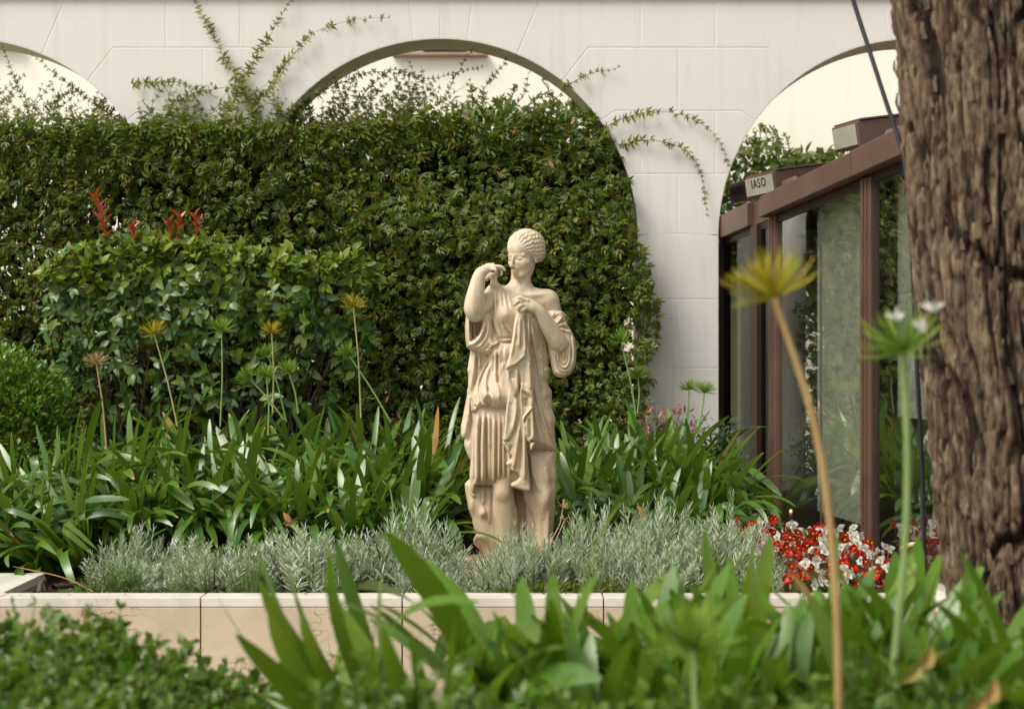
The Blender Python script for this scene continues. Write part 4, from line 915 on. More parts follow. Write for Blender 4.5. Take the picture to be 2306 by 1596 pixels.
# ------------------------------------------------------------------ leaf templates (length along y, 0..1)
def leafT(w=.42, fold=.10, droop=.12, seg=3):
    """pointed oval leaf, three vertices across"""
    V = []; F = []
    for i in range(seg + 1):
        t = i / seg; ww = w * .5 * max(.04, math.sin(math.pi * min(.97, .06 + .94 * t) ** .85) ** .9)
        z = -droop * t * t
        V += [(-ww, t, z + fold * ww / w), (0, t, z), (ww, t, z + fold * ww / w)]
    for i in range(seg):
        a = i * 3; F += [(a, a + 1, a + 4, a + 3), (a + 1, a + 2, a + 5, a + 4)]
    return np.array(V), np.array(F)
def compoundT(n=5, w=.30, spread=1.9, lp=None, droop=.15):
    """palmate cluster of n leaflets"""
    Vs = []; Fs = []; o = 0; v, f = leafT(w, .2, droop, 2)
    for i in range(n):
        a = (i / (n - 1) - .5) * spread * 1.0 if n > 1 else 0
        s = 1 - .35 * abs(i / (n - 1) - .5) * 2
        c, s_ = math.cos(a), math.sin(a)
        q = v * s; Vs.append(np.stack([q[:, 0] * c + q[:, 1] * s_, -q[:, 0] * s_ + q[:, 1] * c, q[:, 2] + .12 * math.sin(i * 2.3)], -1)); Fs.append(f + o); o += len(v)
    return np.concatenate(Vs), np.concatenate(Fs)
LV = leafT(); LV2 = leafT(.55, .12, .15, 4); LVbox = leafT(.62, .1, .1, 2); CV = compoundT(); CV3 = compoundT(3, .34, 1.6)
NEED = (np.array([[-.5, 0, 0], [.5, 0, 0], [-.35, .6, .1], [.35, .6, .1], [0, 1, .12]]), None)
def needleT(w=.11):
    return np.array([[-w / 2, 0, 0], [w / 2, 0, 0], [w * .45, .65, .03], [-w * .45, .65, .03], [w * .12, 1, .0], [-w * .12, 1, .0]]), np.array([[0, 1, 2, 3], [3, 2, 4, 5]])
NT_ = needleT(.15)

def sample_poly(poly, n, dens=None):
    p = np.array(poly, float); lo = p.min(0); hi = p.max(0); out = []; c = 0
    while c < n:
        q = rng.random((n * 2, 2)) * (hi - lo) + lo
        m = inpoly(q[:, 0], q[:, 1], p)
        if dens is not None: m &= rng.random(len(q)) < dens(q[:, 0], q[:, 1])
        q = q[m]; out.append(q); c += len(q)
    return np.concatenate(out)[:n]

# ------------------------------------------------------------------ creeper screen
arcR = [(992 + 441 * math.sin(t), 532 - 441 * math.cos(t)) for t in np.linspace(math.radians(50), math.radians(88), 12)]
SCREEN = [(-260, 300), (0, 292), (150, 296), (300, 288), (420, 284), (560, 292), (650, 300), (760, 306), (880, 312), (940, 292), (1010, 268), (1100, 256), (1200, 246), (1290, 252)] + arcR + \
         [(1448, 560), (1466, 610), (1472, 660), (1487, 700), (1482, 760), (1462, 800), (1470, 850), (1455, 905), (1440, 1120), (-260, 1120)]
def shoot_arrays(pts3, r=.004):
    return tube_arrays(pts3, r, 4)
def creeper():
    root = empty('creeper', (0, 9.35, 0.45), 'dense dark green creeper hedge covering the lower arches behind the statue', 'creeper')
    off = np.array([0, 9.35, .45])
    def build(name, chunks, mat):
        chunks = [(V - off, F, T) for V, F, T in chunks]
        obj(name, scat_mesh(name, chunks, mat), root, kind='stuff')
    # front layer of leaflet clusters, hanging down and outwards
    def put(q, Y, s, mat_bias=(0, -0.7, -0.35), tmpl=CV, spread=1.0, nb=(0, -1, .5)):
        n = len(q); pos = NP(q[:, 0], q[:, 1], Y)
        d = norm(rng.normal(size=(n, 3)) * spread + np.array(mat_bias)); nn = norm(np.array(nb) + rng.normal(size=(n, 3)) * .5)
        return scatter(tmpl[0], tmpl[1], pos, d, nn, s * rng.uniform(.55, 1.4, n))
    def relief(q): return .10 * np.sin(q[:, 0] / 47. + 2 * np.sin(q[:, 1] / 60.)) * np.sin(q[:, 1] / 38. + q[:, 0] / 90.)
    inarch = lambda q: (np.hypot(q[:, 0] - 992, q[:, 1] - 532) < 446) & (q[:, 1] < 532)
    q = sample_poly(SCREEN, 23000); Y = 9.22 + rng.random(len(q)) ** 1.3 * .22 + relief(q) * .6
    Y = Y + .24 * np.clip((520 - q[:, 1]) / 150, 0, 1) * inarch(q) * np.clip((q[:, 0] - 600) / 300, 0, 1)
    build('foliage', [put(q, Y, .052)], M['vine'])
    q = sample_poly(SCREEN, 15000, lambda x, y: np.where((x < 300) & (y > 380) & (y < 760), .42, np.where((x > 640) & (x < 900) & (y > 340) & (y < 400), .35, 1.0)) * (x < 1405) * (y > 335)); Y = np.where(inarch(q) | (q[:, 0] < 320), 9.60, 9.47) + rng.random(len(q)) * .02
    build('inner_foliage', [put(q, Y, .12, tmpl=LV2, mat_bias=(0, -.1, -.8), nb=(0, -1, 0))], M['shade'])  # near-black leaves, the shade deep inside the creeper put into their colour
    # young yellow-green growth: patches, trails and the top fringe
    patches = [(60, 400, 60, 30, 60), (190, 395, 60, 40, 60), (130, 330, 150, 22, 150), (330, 305, 100, 14, 60), (560, 300, 120, 16, 70), (820, 490, 22, 50, 60), (960, 455, 45, 22, 45), (1130, 350, 45, 12, 24), (1330, 440, 60, 25, 40), (690, 415, 30, 20, 20), (480, 400, 30, 20, 14),
               (1100, 290, 150, 30, 200), (1250, 280, 90, 25, 90), (990, 300, 70, 24, 110), (1390, 520, 40, 40, 30), (1440, 640, 20, 60, 20), (1220, 500, 40, 20, 12), (900, 360, 60, 30, 24), (760, 340, 60, 20, 30)]
    qs = []
    for x, y, sx, sy, n in patches: qs.append(np.stack([rng.normal(x, sx, n), rng.normal(y, sy, n)], -1))
    qs.append(np.stack([rng.uniform(-250, 940, 800), rng.normal(304, 16, 800)], -1)); qs.append(np.stack([rng.uniform(-250, 1440, 1100), 290 + 460 * rng.random(1100) ** 1.6], -1)); q = np.concatenate(qs)
    q = q[inpoly(q[:, 0], q[:, 1], SCREEN) | (q[:, 1] < 320) & (q[:, 0] < 1260)]
    Y = 9.22 + rng.random(len(q)) * .05; Y = Y + .24 * np.clip((520 - q[:, 1]) / 150, 0, 1) * inarch(q) * np.clip((q[:, 0] - 600) / 300, 0, 1)
    build('young_foliage', [put(q, Y, .070, tmpl=CV)], M['vine_new'])
    q = sample_poly(SCREEN, 95); build('dry_foliage', [put(q, 9.24 + rng.random(len(q)) * .05, .05, tmpl=LV)], M['vine_dead'])
    # loose sprays above the dense part: thin stems with clusters along them
    st = []; lf = []
    def spray(pts, Y, step=16, s=.05, r=.0028, wob=5):
        p = spline([(a, b) for a, b in pts], max(6, int(sum(math.hypot(pts[i + 1][0] - pts[i][0], pts[i + 1][1] - pts[i][1]) for i in range(len(pts) - 1)) / step)))
        Yv = np.full(len(p), Y) + rng.normal(0, .012, len(p)); P3 = NP(p[:, 0] + rng.normal(0, 1.0, len(p)), p[:, 1] + rng.normal(0, 1.0, len(p)), Yv)
        st.append(tube_arrays(P3, np.linspace(r, r * .4, len(p)), 4))
        T = norm(np.gradient(P3, axis=0)); n = len(p)
        for sgn in (-1, 1):
            m = rng.random(n) < .8; side = np.cross(T, [0, 1, 0]) * sgn
            d = norm(side * .9 + T * .5 + rng.normal(size=(n, 3)) * .25 + np.array([0, -.25, -.2]))
            taper = np.linspace(1, .45, n)
            lf.append(scatter(CV3[0], CV3[1], P3[m], d[m], norm(np.array([0, -1, .3]) + rng.normal(size=(n, 3)) * .4)[m], s * taper[m] * rng.uniform(.7, 1.2, m.sum())))
    W = 9.46
    named = [([(575, 280), (560, 215), (525, 165), (500, 120), (470, 60), (425, -15)], .062), ([(500, 280), (540, 200), (560, 150), (590, 110), (620, 60), (658, -12)], .058), ([(560, 270), (600, 200), (640, 150), (670, 108), (700, 75), (740, 58), (800, 42), (872, 40)], .056),
             ([(640, 290), (620, 230), (608, 190), (640, 140), (660, 130)], .045), ([(330, 290), (338, 240), (350, 215), (372, 196)], .05), ([(360, 280), (400, 225), (450, 205), (530, 195), (600, 210)], .05), ([(1270, 195), (1300, 180), (1340, 160), (1395, 154)], .04),
             ([(1362, 288), (1400, 266), (1450, 254), (1500, 250), (1555, 264), (1600, 290), (1625, 330), (1640, 372)], .045), ([(1395, 328), (1430, 317), (1475, 315), (1525, 326), (1560, 348), (1582, 400), (1592, 482)], .045), ([(300, 190), (380, 180), (450, 200), (520, 240)], .045)]
    for pts, s in named: spray(pts, W, 12, s * 1.25)
    for _ in range(30):      # on the spandrel between the arches
        x = rng.uniform(305, 640); y = 292; a = rng.normal(0, .7); L = rng.uniform(40, 125)
        spray([(x, y), (x + a * L * .4, y - L * .55), (x + a * L * .9 + rng.normal(0, 10), y - L)], W, 14, .048)
    WI = 9.66
    for _ in range(70):      # inside the left arch
        x = rng.uniform(-200, 285); y = 298; a = rng.normal(.1, .6); L = rng.uniform(35, 130) * (1 - max(0, x - 200) / 150)
        spray([(x, y), (x + a * L * .4, y - L * .5), (x + a * L + rng.normal(0, 14), y - L)], WI, 12, .05)
    for pts in ([(285, 290), (240, 250), (190, 215), (120, 165), (60, 108)], [(60, 290), (62, 230), (30, 170), (0, 95)], [(100, 240), (170, 200), (240, 260), (280, 280)]): spray(pts, WI, 11, .05)
    for _ in range(80):      # inside the middle arch, densest on the left
        x = rng.uniform(640, 960); y = 306 - (x > 900) * 20; a = rng.normal(.25, .6); L = rng.uniform(30, 150) * (1.0 if x > 700 else .75)
        spray([(x, y), (x + a * L * .4, y - L * .5), (x + a * L + rng.normal(0, 14), y - L)], WI, 11, .052)
    for pts in ([(640, 262), (700, 225), (760, 190), (830, 160), (900, 165), (960, 180), (1030, 165), (1085, 150)], [(990, 255), (1010, 200), (1040, 145), (1082, 88)], [(1060, 250), (1095, 190), (1140, 140), (1165, 95)], [(740, 260), (770, 200), (800, 190)], [(800, 230), (860, 170), (900, 150), (960, 190), (1000, 250)],
                [(1160, 240), (1185, 210), (1190, 165)], [(1040, 240), (1062, 215), (1058, 180)], [(1230, 240), (1260, 215), (1290, 185)]): spray(pts, WI + .05, 11, .046)
    V, F = join_arrays(st); obj('stem', np_mesh('stem', V - off, F, M['twig_green']), root, kind='stuff')
    build('spray_foliage', [(V, F, T) for V, F, T in lf], leaf_mat('spray_leaf', [G(.11, .15, .03), G(.20, .22, .05), G(.26, .26, .07), G(.08, .12, .03), G(.15, .19, .05)], .5, .3))
    # old stems inside the screen
    tb = []
    for _ in range(220):
        x = rng.uniform(-240, 1370); y0 = rng.uniform(700, 1060); y1 = y0 - rng.uniform(150, 450); y1 = max(y1, 480 if x > 640 else 320); sh = rng.normal(0, 25)
        tb.append(tube_arrays(NP(*np.array([(x, y0, 9.46), (x + sh * .4, (y0 + y1) / 2, 9.44), (x + sh, y1, 9.46)]).T), .006, 4))
    V, F = join_arrays(tb); obj('stem', np_mesh('stem', V - off, F, M['twig']), root, kind='stuff')

def far_hedges():
    for poly, Y, n, lab in (([(640, 330), (930, 300), (980, 262), (1060, 246), (1120, 236), (1200, 232), (1290, 244), (1380, 250), (1480, 270), (1480, 700), (640, 700)], 10.6, 5200, 'sunlit olive green hedge top rising inside the middle arch'),
                            ([(1560, 352), (1640, 338), (1700, 326), (1750, 336), (1800, 342), (1860, 340), (1920, 356), (2080, 350), (2080, 620), (1560, 620)], 12.2, 3600, 'clipped green hedge seen through the right arch behind the pavilion roof')):
        c = NP(np.mean([p[0] for p in poly]), 800, Y); root = empty('hedge', (float(c[0]), Y, 0), lab, 'hedge'); off = np.array([float(c[0]), Y, 0])
        q = sample_poly(poly, n); m = len(q); pos = NP(q[:, 0], q[:, 1], Y + rng.random(m) * .35)
        ch = [scatter(*LV2, pos, rand_dirs(m, (0, -.5, .2)), norm(np.array([0, -1, 1.]) + rng.normal(size=(m, 3)) * .6), .085 * rng.uniform(.7, 1.3, m))]
        # wispy top shoots
        k_ = 60; xs = rng.uniform(poly[0][0], poly[-1][0] + (1300 if Y < 11 else 480), k_)
        ch = [(V - off, F, T) for V, F, T in ch]; obj('foliage', scat_mesh('foliage', ch, M['vine_far']), root, kind='stuff')
        top = np.array([p for p in poly if p[1] < 500]); st = []; lf = []
        for x in rng.uniform(top[0, 0] + 20, top[-1, 0] - 20, 26):
            y = np.interp(x, top[:, 0], top[:, 1]); L = rng.uniform(8, 60); p3 = NP(np.array([x, x + rng.normal(0, 8), x + rng.normal(0, 18)]), np.array([y + 8, y - L * .5, y - L]), Y + .05)
            p3 = spline(p3, 7); st.append(tube_arrays(p3, .004, 4)); lf.append(scatter(*CV3, p3, rand_dirs(7, (0, -.4, .2)), rand_dirs(7, (0, -1, 0)), .06))
        V, F = join_arrays(st); obj('stem', np_mesh('stem', V - off, F, M['twig_green']), root, kind='stuff')
        obj('young_foliage', scat_mesh('young_foliage', [(V - off, F, T) for V, F, T in lf], M['vine_new']), root, kind='stuff')

# ------------------------------------------------------------------ shrubs
def dome_points(n, c, r, ydepth, thick=.16):
    d = norm(rng.normal(size=(n, 3))); d[:, 1] = -np.abs(d[:, 1]) * rng.choice([1, 1, 1, -1], n); d[:, 2] = np.where(d[:, 2] < -.5, -d[:, 2], d[:, 2])
    k = 1 - rng.random(n) ** 1.5 * thick
    return np.array(c) + d * np.array(r) * k[:, None], d
def box_shrub():
    c = P(8, 1010, 8.55); root = empty('box_shrub', (c.x, 8.55, .5), 'rounded light green shrub of small glossy leaves at the left edge', 'shrub'); off = np.array([c.x, 8.55, .5])
    ch = []; n = 5200
    pos, d = dome_points(n, (0, 0, .42), (.46, .38, .62), 0, .22)
    pos += .02 * np.sin(pos * 25)[:, [1, 2, 0]]
    ch.append(scatter(*LVbox, pos, norm(d + rng.normal(size=(n, 3)) * .55 + np.array([0, 0, .25])), norm(np.array([0, -.5, 1]) + rng.normal(size=(n, 3)) * .5), .034 * rng.uniform(.7, 1.3, n)))
    obj('foliage', scat_mesh('foliage', ch, M['box']), root, kind='stuff')
    pos, d = dome_points(1500, (0, 0, .38), (.38, .3, .50), 0, .6)
    obj('inner_foliage', scat_mesh('inner_foliage', [scatter(*LVbox, pos, rand_dirs(1500), rand_dirs(1500), .05)], M['vine']), root, kind='stuff')
    tb = [tube_arrays([(rng.normal(0, .05), 0, -.1), (rng.normal(0, .15), rng.normal(0, .08), .3), (rng.normal(0, .25), rng.normal(0, .15), .75)], [.014, .01, .005], 5) for _ in range(14)]
    V, F = join_arrays(tb); obj('stem', np_mesh('stem', V, F, M['twig']), root)

PH = [(88, 640), (105, 600), (150, 566), (230, 548), (330, 536), (400, 532), (470, 540), (560, 556), (650, 566), (730, 578), (800, 572), (842, 590), (850, 630), (828, 680), (835, 760), (800, 840), (740, 900), (640, 930), (140, 930), (110, 800), (92, 720)]
def photinia():
    Y = 8.95; cx = P(470, 0, Y).x; root = empty('photinia_shrub', (cx, Y, .5), 'broad-leaved shrub with oval grey-green leaves and a few red young shoots on top', 'shrub'); off = np.array([cx, Y, .5])
    # 300 leaves one by one, whorled; the rest joined
    def depth(q):     # swollen front
        return Y - .26 * np.clip(1 - ((q[:, 0] - 460) / 400) ** 2, 0, 1) ** .5 * np.clip(1.0 - ((q[:, 1] - 760) / 260) ** 2, .15, 1) ** .5
    fam = []
    for i in range(8):
        v, f = leafT(.52 + .05 * (i % 3), .16, .10 + .06 * (i % 4), 5)
        t = np.zeros((len(v), 3)); t[:, 1] = v[:, 1]; fam.append((v, f, t))
    def whorls(n, dens=None, k=(4, 7)):
        q = sample_poly(PH, n, dens); Yq = depth(q) + rng.random(n) * .10; C = NP(q[:, 0], q[:, 1], Yq); out = []
        for c, (px, py) in zip(C, q):
            top = py < np.interp(px, [90, 400, 850], [660, 580, 640])
            m = rng.integers(*k); a0 = rng.random() * 6.28; ax = norm(np.array([rng.normal(0, .35) + (px - 460) / 900, -.65, .8 if top else .15]) + rng.normal(size=3) * .25)
            e1 = norm(np.cross(ax, [0, 0, 1.])); e2 = np.cross(ax, e1)
            for j in range(m):
                a = a0 + j * 6.283 / m; dr = (math.cos(a) * e1 + math.sin(a) * e2) * 1.0 + ax * (.55 if top else .25) + np.array([0, 0, .35 if top else -.5]); out.append((c, norm(dr + rng.normal(0, .28, 3)), norm(ax + rng.normal(0, .25, 3)), .074 * rng.uniform(.65, 1.2), top))
        return out
    big = whorls(62, lambda x, y: np.where((y < 760), 1., .35))[:300]
    for c, dr, ax, s, top in big:
        c = c + np.array([0, -.05, 0]); v, f, t = fam[rng.integers(0, 8)]
        key = (id(v), 'ph'); i = [a is v for a, _, _ in fam].index(True)
        mt = 'photinia_top' if (top and rng.random() < .7) or (rng.random() < (.35 if c[0] > cx else .06)) else 'photinia'
        me = bpy.data.meshes.get(f'leaf_{mt}_{i}') or np_mesh(f'leaf_{mt}_{i}', v, f, M[mt], True, t)
        x = norm(np.cross(dr, ax)); z = np.cross(x, dr); o = bpy.data.objects.new('leaf', me); COL.objects.link(o); o.parent = root
        q = c - off; o.matrix_local = Matrix(((x[0] * s, dr[0] * s, z[0] * s, q[0]), (x[1] * s, dr[1] * s, z[1] * s, q[1]), (x[2] * s, dr[2] * s, z[2] * s, q[2]), (0, 0, 0, 1)))
    for name, mt, sel, nn in (('foliage', 'photinia', 0, 520), ('young_foliage', 'photinia_top', 1, 0)):
        if sel == 0: rest = whorls(nn, lambda x, y: np.where(y < 770, 1., .5)) 
        rr = [r for r in rest if bool(r[4] and rng.random() < 2) == bool(sel)]
        if sel == 1: rr = rr + [r for r in whorls(150, lambda x, y: (y < 632) * 1.)]
        pos = np.array([r[0] for r in rr]) - off + rng.normal(0, .012, (len(rr), 3)) + np.array([0, .06 if sel == 0 else .0, 0]); obj(name, scat_mesh(name, [scatter(*LV2, pos, np.array([r[1] for r in rr]), np.array([r[2] for r in rr]), np.array([r[3] for r in rr]))], M[mt]), root, kind='stuff')
    tb = []
    for _ in range(60):
        x = rng.uniform(-.75, .75); tb.append(tube_arrays([(x * .5, .1, -.05), (x * .8, rng.uniform(-.1, .1), .35), (x + rng.normal(0, .1), rng.uniform(-.15, .1), rng.uniform(.55, 1.2))], [.012, .008, .004], 5))
    V, F = join_arrays(tb); obj('stem', np_mesh('stem', V, F, M['twig']), root, kind='stuff')
    # red shoots
    for base, tip, n, sz in (((248, 600), (218, 452), 11, .075), ((300, 560), (296, 512), 6, .06), ((382, 545), (378, 505), 6, .062), ((395, 545), (402, 492), 5, .07), ((440, 550), (438, 488), 6, .06), ((352, 550), (350, 535), 3, .035), ((165, 590), (163, 575), 3, .03)):
        a, b = np.array(P(*base, Y - .12)) - off, np.array(P(*tip, Y - .12)) - off; p = spline([a, (a + b) / 2 + [.012, 0, 0], b], 8)
        V, F = tube_arrays(p, [.0035] * 8, 5); sp = obj('red_shoot', np_mesh('red_shoot', V, F, M['photinia_red']), root)
        k_ = np.linspace(3, 7, n); pp = np.stack([np.interp(k_, range(8), p[:, j]) for j in range(3)], -1); an = np.arange(n) * 2.4
        d = np.stack([np.cos(an) * .75, np.sin(an) * .5, np.full(n, .75)], -1); V, F, T = scatter(*leafT(.36, .35, -.05, 4), pp, d, norm(np.array([0, -.2, 1.]) + rng.normal(size=(n, 3)) * .2), 1.3 * sz * rng.uniform(.7, 1.1, n))
        obj('young_leaves', np_mesh('young_leaves', V, F, M['photinia_red'], True, T), sp)

def nandina(px, py, Y, w_, h_, n, lab, red=.3, z0=.5):
    c = P(px, py, Y); root = empty('nandina', (c.x, Y, z0), lab, 'shrub'); ht = c.z - z0
    st = []; g = []; r = []
    for _ in range(n):
        a = rng.random() * 6.28; rad = rng.random() ** .5; tip = np.array([math.cos(a) * w_ * rad, math.sin(a) * w_ * .6 * rad, ht * rng.uniform(.45, 1.0) * (1 - .3 * rad)])
        p = spline([(0, 0, 0), (tip[0] * .3, tip[1] * .3, tip[2] * .6), tip], 10); st.append(tube_arrays(p, np.linspace(.005, .0015, 10), 4))
        k_ = 60; i = rng.integers(4, 10, k_); pos = p[i] + rng.normal(0, .035, (k_, 3)); dd = norm(rng.normal(size=(k_, 3)) + np.array([tip[0] * 2, -.3, .1]))
        out = scatter(*leafT(.34, .1, .1, 2), pos, dd, norm(np.array([0, -.4, 1.]) + rng.normal(size=(k_, 3)) * .4), .044 * rng.uniform(.6, 1.2, k_)); (r if rng.random() < red and tip[2] > ht * .5 else g).append(out)
    V, F = join_arrays(st); obj('stem', np_mesh('stem', V, F, M['twig']), root, kind='stuff')
    if g: obj('foliage', scat_mesh('foliage', g, M['nandina']), root, kind='stuff')
    if r: obj('red_foliage', scat_mesh('red_foliage', r, M['nandina_red']), root, kind='stuff')

# ------------------------------------------------------------------ agapanthus
def strap(L, w_, a0, curl, kink=None, seg=10, twist=0.0, ch=.16):
    """strap leaf rising from the origin in the +x,z plane; a0 = lean from vertical, curl = added bend"""
    r = z = 0; V = []; th = a0
    for i in range(seg + 1):
        t = i / seg
        ww = w_ * .5 * (.55 + .45 * min(1, t * 3)) * (1 if t < .66 else max(.06, math.sqrt(max(0, 1 - ((t - .66) / .345) ** 2.0))))
        a = a0 + curl * t ** 1.7 + (kink[1] if kink and t > kink[0] else 0)
        if i: r += math.sin(a) * L / seg; z += math.cos(a) * L / seg
        tw = twist * t
        for s in (-1, 0, 1):
            up = ch * abs(s) * ww * (1 - .4 * t)
            ly = s * ww * math.cos(tw); o = s * ww * math.sin(tw) + up
            V.append((r - math.cos(a) * o, ly, z + math.sin(a) * o))
    F = [(i * 3 + j, i * 3 + j + 1, i * 3 + j + 4, i * 3 + j + 3) for i in range(seg) for j in (0, 1)]
    T = np.zeros((len(V), 3)); T[:, 1] = np.repeat(np.linspace(0, 1, seg + 1), 3)
    return np.array(V), np.array(F), T
def strap_family(tag, mat, n=30, w_=.038):
    fam = []
    for i in range(n):
        u = i / n; kink = None
        if u < .30: a0, cu = rng.uniform(.05, .5), rng.uniform(.1, .8)
        elif u < .82: a0, cu = rng.uniform(.2, .75), rng.uniform(1.2, 2.4)
        else: a0, cu = rng.uniform(.2, .5), rng.uniform(.3, .8); kink = (rng.uniform(.5, .75), rng.uniform(1.2, 2.0))
        v, f, t = strap(1.0, w_ * rng.uniform(.7, 1.2) / .6, a0, cu, kink, 14, rng.normal(0, .5))
        me = np_mesh(f'leaf_{tag}', v, f, mat, True, t); fam.append((me, u))
    return fam
def clump(name, x, y, z, n, L, fam, label, group, lean=(0, 0), dry=None, erect=.3, zt=None):
    root = empty(name, (x, y, z), label, 'agapanthus', group, 0); root.rotation_euler = (lean[1], lean[0], 0)
    for i in range(n):
        if dry and rng.random() < .007: me, u = dry[rng.integers(len(dry))]
        elif rng.random() < erect: me, u = fam[rng.integers(0, int(len(fam) * .35))]
        else: me, u = fam[rng.integers(int(len(fam) * .2), len(fam))]
        o = bpy.data.objects.new('leaf', me); COL.objects.link(o); o.parent = root
        az = rng.random() * 6.283; rr = rng.random() * .05
        o.location = (math.cos(az) * rr, math.sin(az) * rr, 0)
        s = L * rng.uniform(.75, 1.12) * (1.0 if u > .3 else .93)
        ws = min(1.0, .66 / L) * rng.uniform(.8, 1.15) * L / s
        o.scale = (s, s * ws, s)
        o.rotation_euler = (rng.normal(0, .07), rng.normal(0, .07), az)
    return root
def agapanthus():
    fam = strap_family('agapanthus', M['aga'], 44, .041); dry = strap_family('dry', M['aga_dry'], 3, .036)
    places = []
    # rows from the back to the front: (picture x range, depth, count, leaf length)
    for Y, x0, x1, n, L in ((8.75, 340, 1010, 9, .66), (8.35, 200, 1030, 10, .66), (7.95, 60, 1020, 10, .66), (7.62, 20, 1000, 10, .62), (7.35, -60, 960, 10, .54), (7.05, -160, 240, 5, .54)):
        for i in range(n):
            px = x0 + (x1 - x0) * (i + .5 + rng.uniform(-.25, .25)) / n; places.append((px, Y + rng.uniform(-.12, .12), L, 'L'))
    for Y, x0, x1, n, L in ((8.5, 1270, 1560, 4, .68), (8.1, 1262, 1610, 5, .66), (7.75, 1270, 1620, 5, .62), (7.45, 1300, 1600, 4, .54)):
        for i in range(n):
            px = x0 + (x1 - x0) * (i + .5 + rng.uniform(-.2, .2)) / n; places.append((px, Y + rng.uniform(-.1, .1), L, 'R'))
    for px, Y, L, side in places:
        x = (px - 1153) / FPX * Y
        if x > 1.75 - .127 * (Y - 6.85) - .3: x = 1.75 - .127 * (Y - 6.85) - .33
        row = 'rear' if Y > 8.2 else 'middle' if Y > 7.5 else 'front'
        if side == 'L': lab = f'{row}-row agapanthus clump of the left mass, ' + ('at the left end by the round shrub' if px < 230 else 'below the left part of the oval-leaved shrub' if px < 480 else 'below the cluster of five seed heads' if px < 740 else 'close to the left side of the statue')
        else: lab = f'{row}-row agapanthus clump right of the statue, ' + ('close beside it' if px < 1400 else 'in front of the white pier' if px < 1560 else 'leaning towards the pavilion glass')
        grp = 'agapanthus clumps left of the statue' if side == 'L' else 'agapanthus clumps right of the statue'
        lx = -.50 if px < 220 else -.34 if px < 400 else -.14 if px < 700 else 0
        clump('agapanthus_clump', x, Y, float(soil_z(np.array(Y))) + .0, 36, L * 1.10, fam, lab, grp, (lx, .22 if Y < 7.5 else .05), dry, .15)
    famF = strap_family('near', M['aga_fg'], 30, .054)
    # the near clumps: (x, y of the tips in the picture, depth, leaves, length)
    near = [(985, 2.95, 9, .64, -.80, 'leftmost near agapanthus clump, its long leaves reaching left across the marble'), (1100, 2.8, 13, .54, -.55, 'blurred near agapanthus clump low in front of the statue base'), (1235, 3.1, 8, .70, -.22, 'near agapanthus clump with the tallest leaf, just right of the statue'),
            (1370, 2.7, 17, .50, -.32, ''), (1300, 3.0, 15, .52, -.35, ''), (1470, 3.1, 16, .53, -.22, ''), (1570, 2.8, 17, .52, -.16, ''), (1660, 3.2, 15, .56, -.08, ''), (1760, 2.8, 17, .52, -.12, ''), (1840, 3.2, 15, .56, -.05, ''), (1930, 2.85, 17, .52, -.08, ''), (2010, 3.2, 15, .56, 0, ''),
            (2060, 2.65, 17, .52, .08, ''), (2170, 2.9, 18, .55, .05, ''), (2260, 2.6, 17, .54, .1, ''), (2380, 2.8, 14, .56, .1, ''), (1280, 2.25, 15, .40, -.3, ''), (1480, 2.2, 15, .38, -.1, ''), (1700, 2.2, 15, .40, 0, ''), (1900, 2.2, 15, .40, 0, ''), (2100, 2.2, 15, .38, 0, ''), (2280, 2.25, 14, .40, 0, '')]
    for px, Y, n, L, lx, lab in near:
        x = (px - 1153) / FPX * Y
        if not lab: lab = ('low front' if Y < 2.4 else 'tall') + ' blurred agapanthus clump ' + ('below the lavender right of the statue' if px < 1680 else 'below the red and white begonias' if px < 2000 else 'in front of the foot of the tree trunk')
        clump('agapanthus_clump', x, Y, .50, int(n * 3.6), L * 1.09, famF, lab, 'near agapanthus clumps', (lx, 0), dry, .8 if px < 1200 else .5)

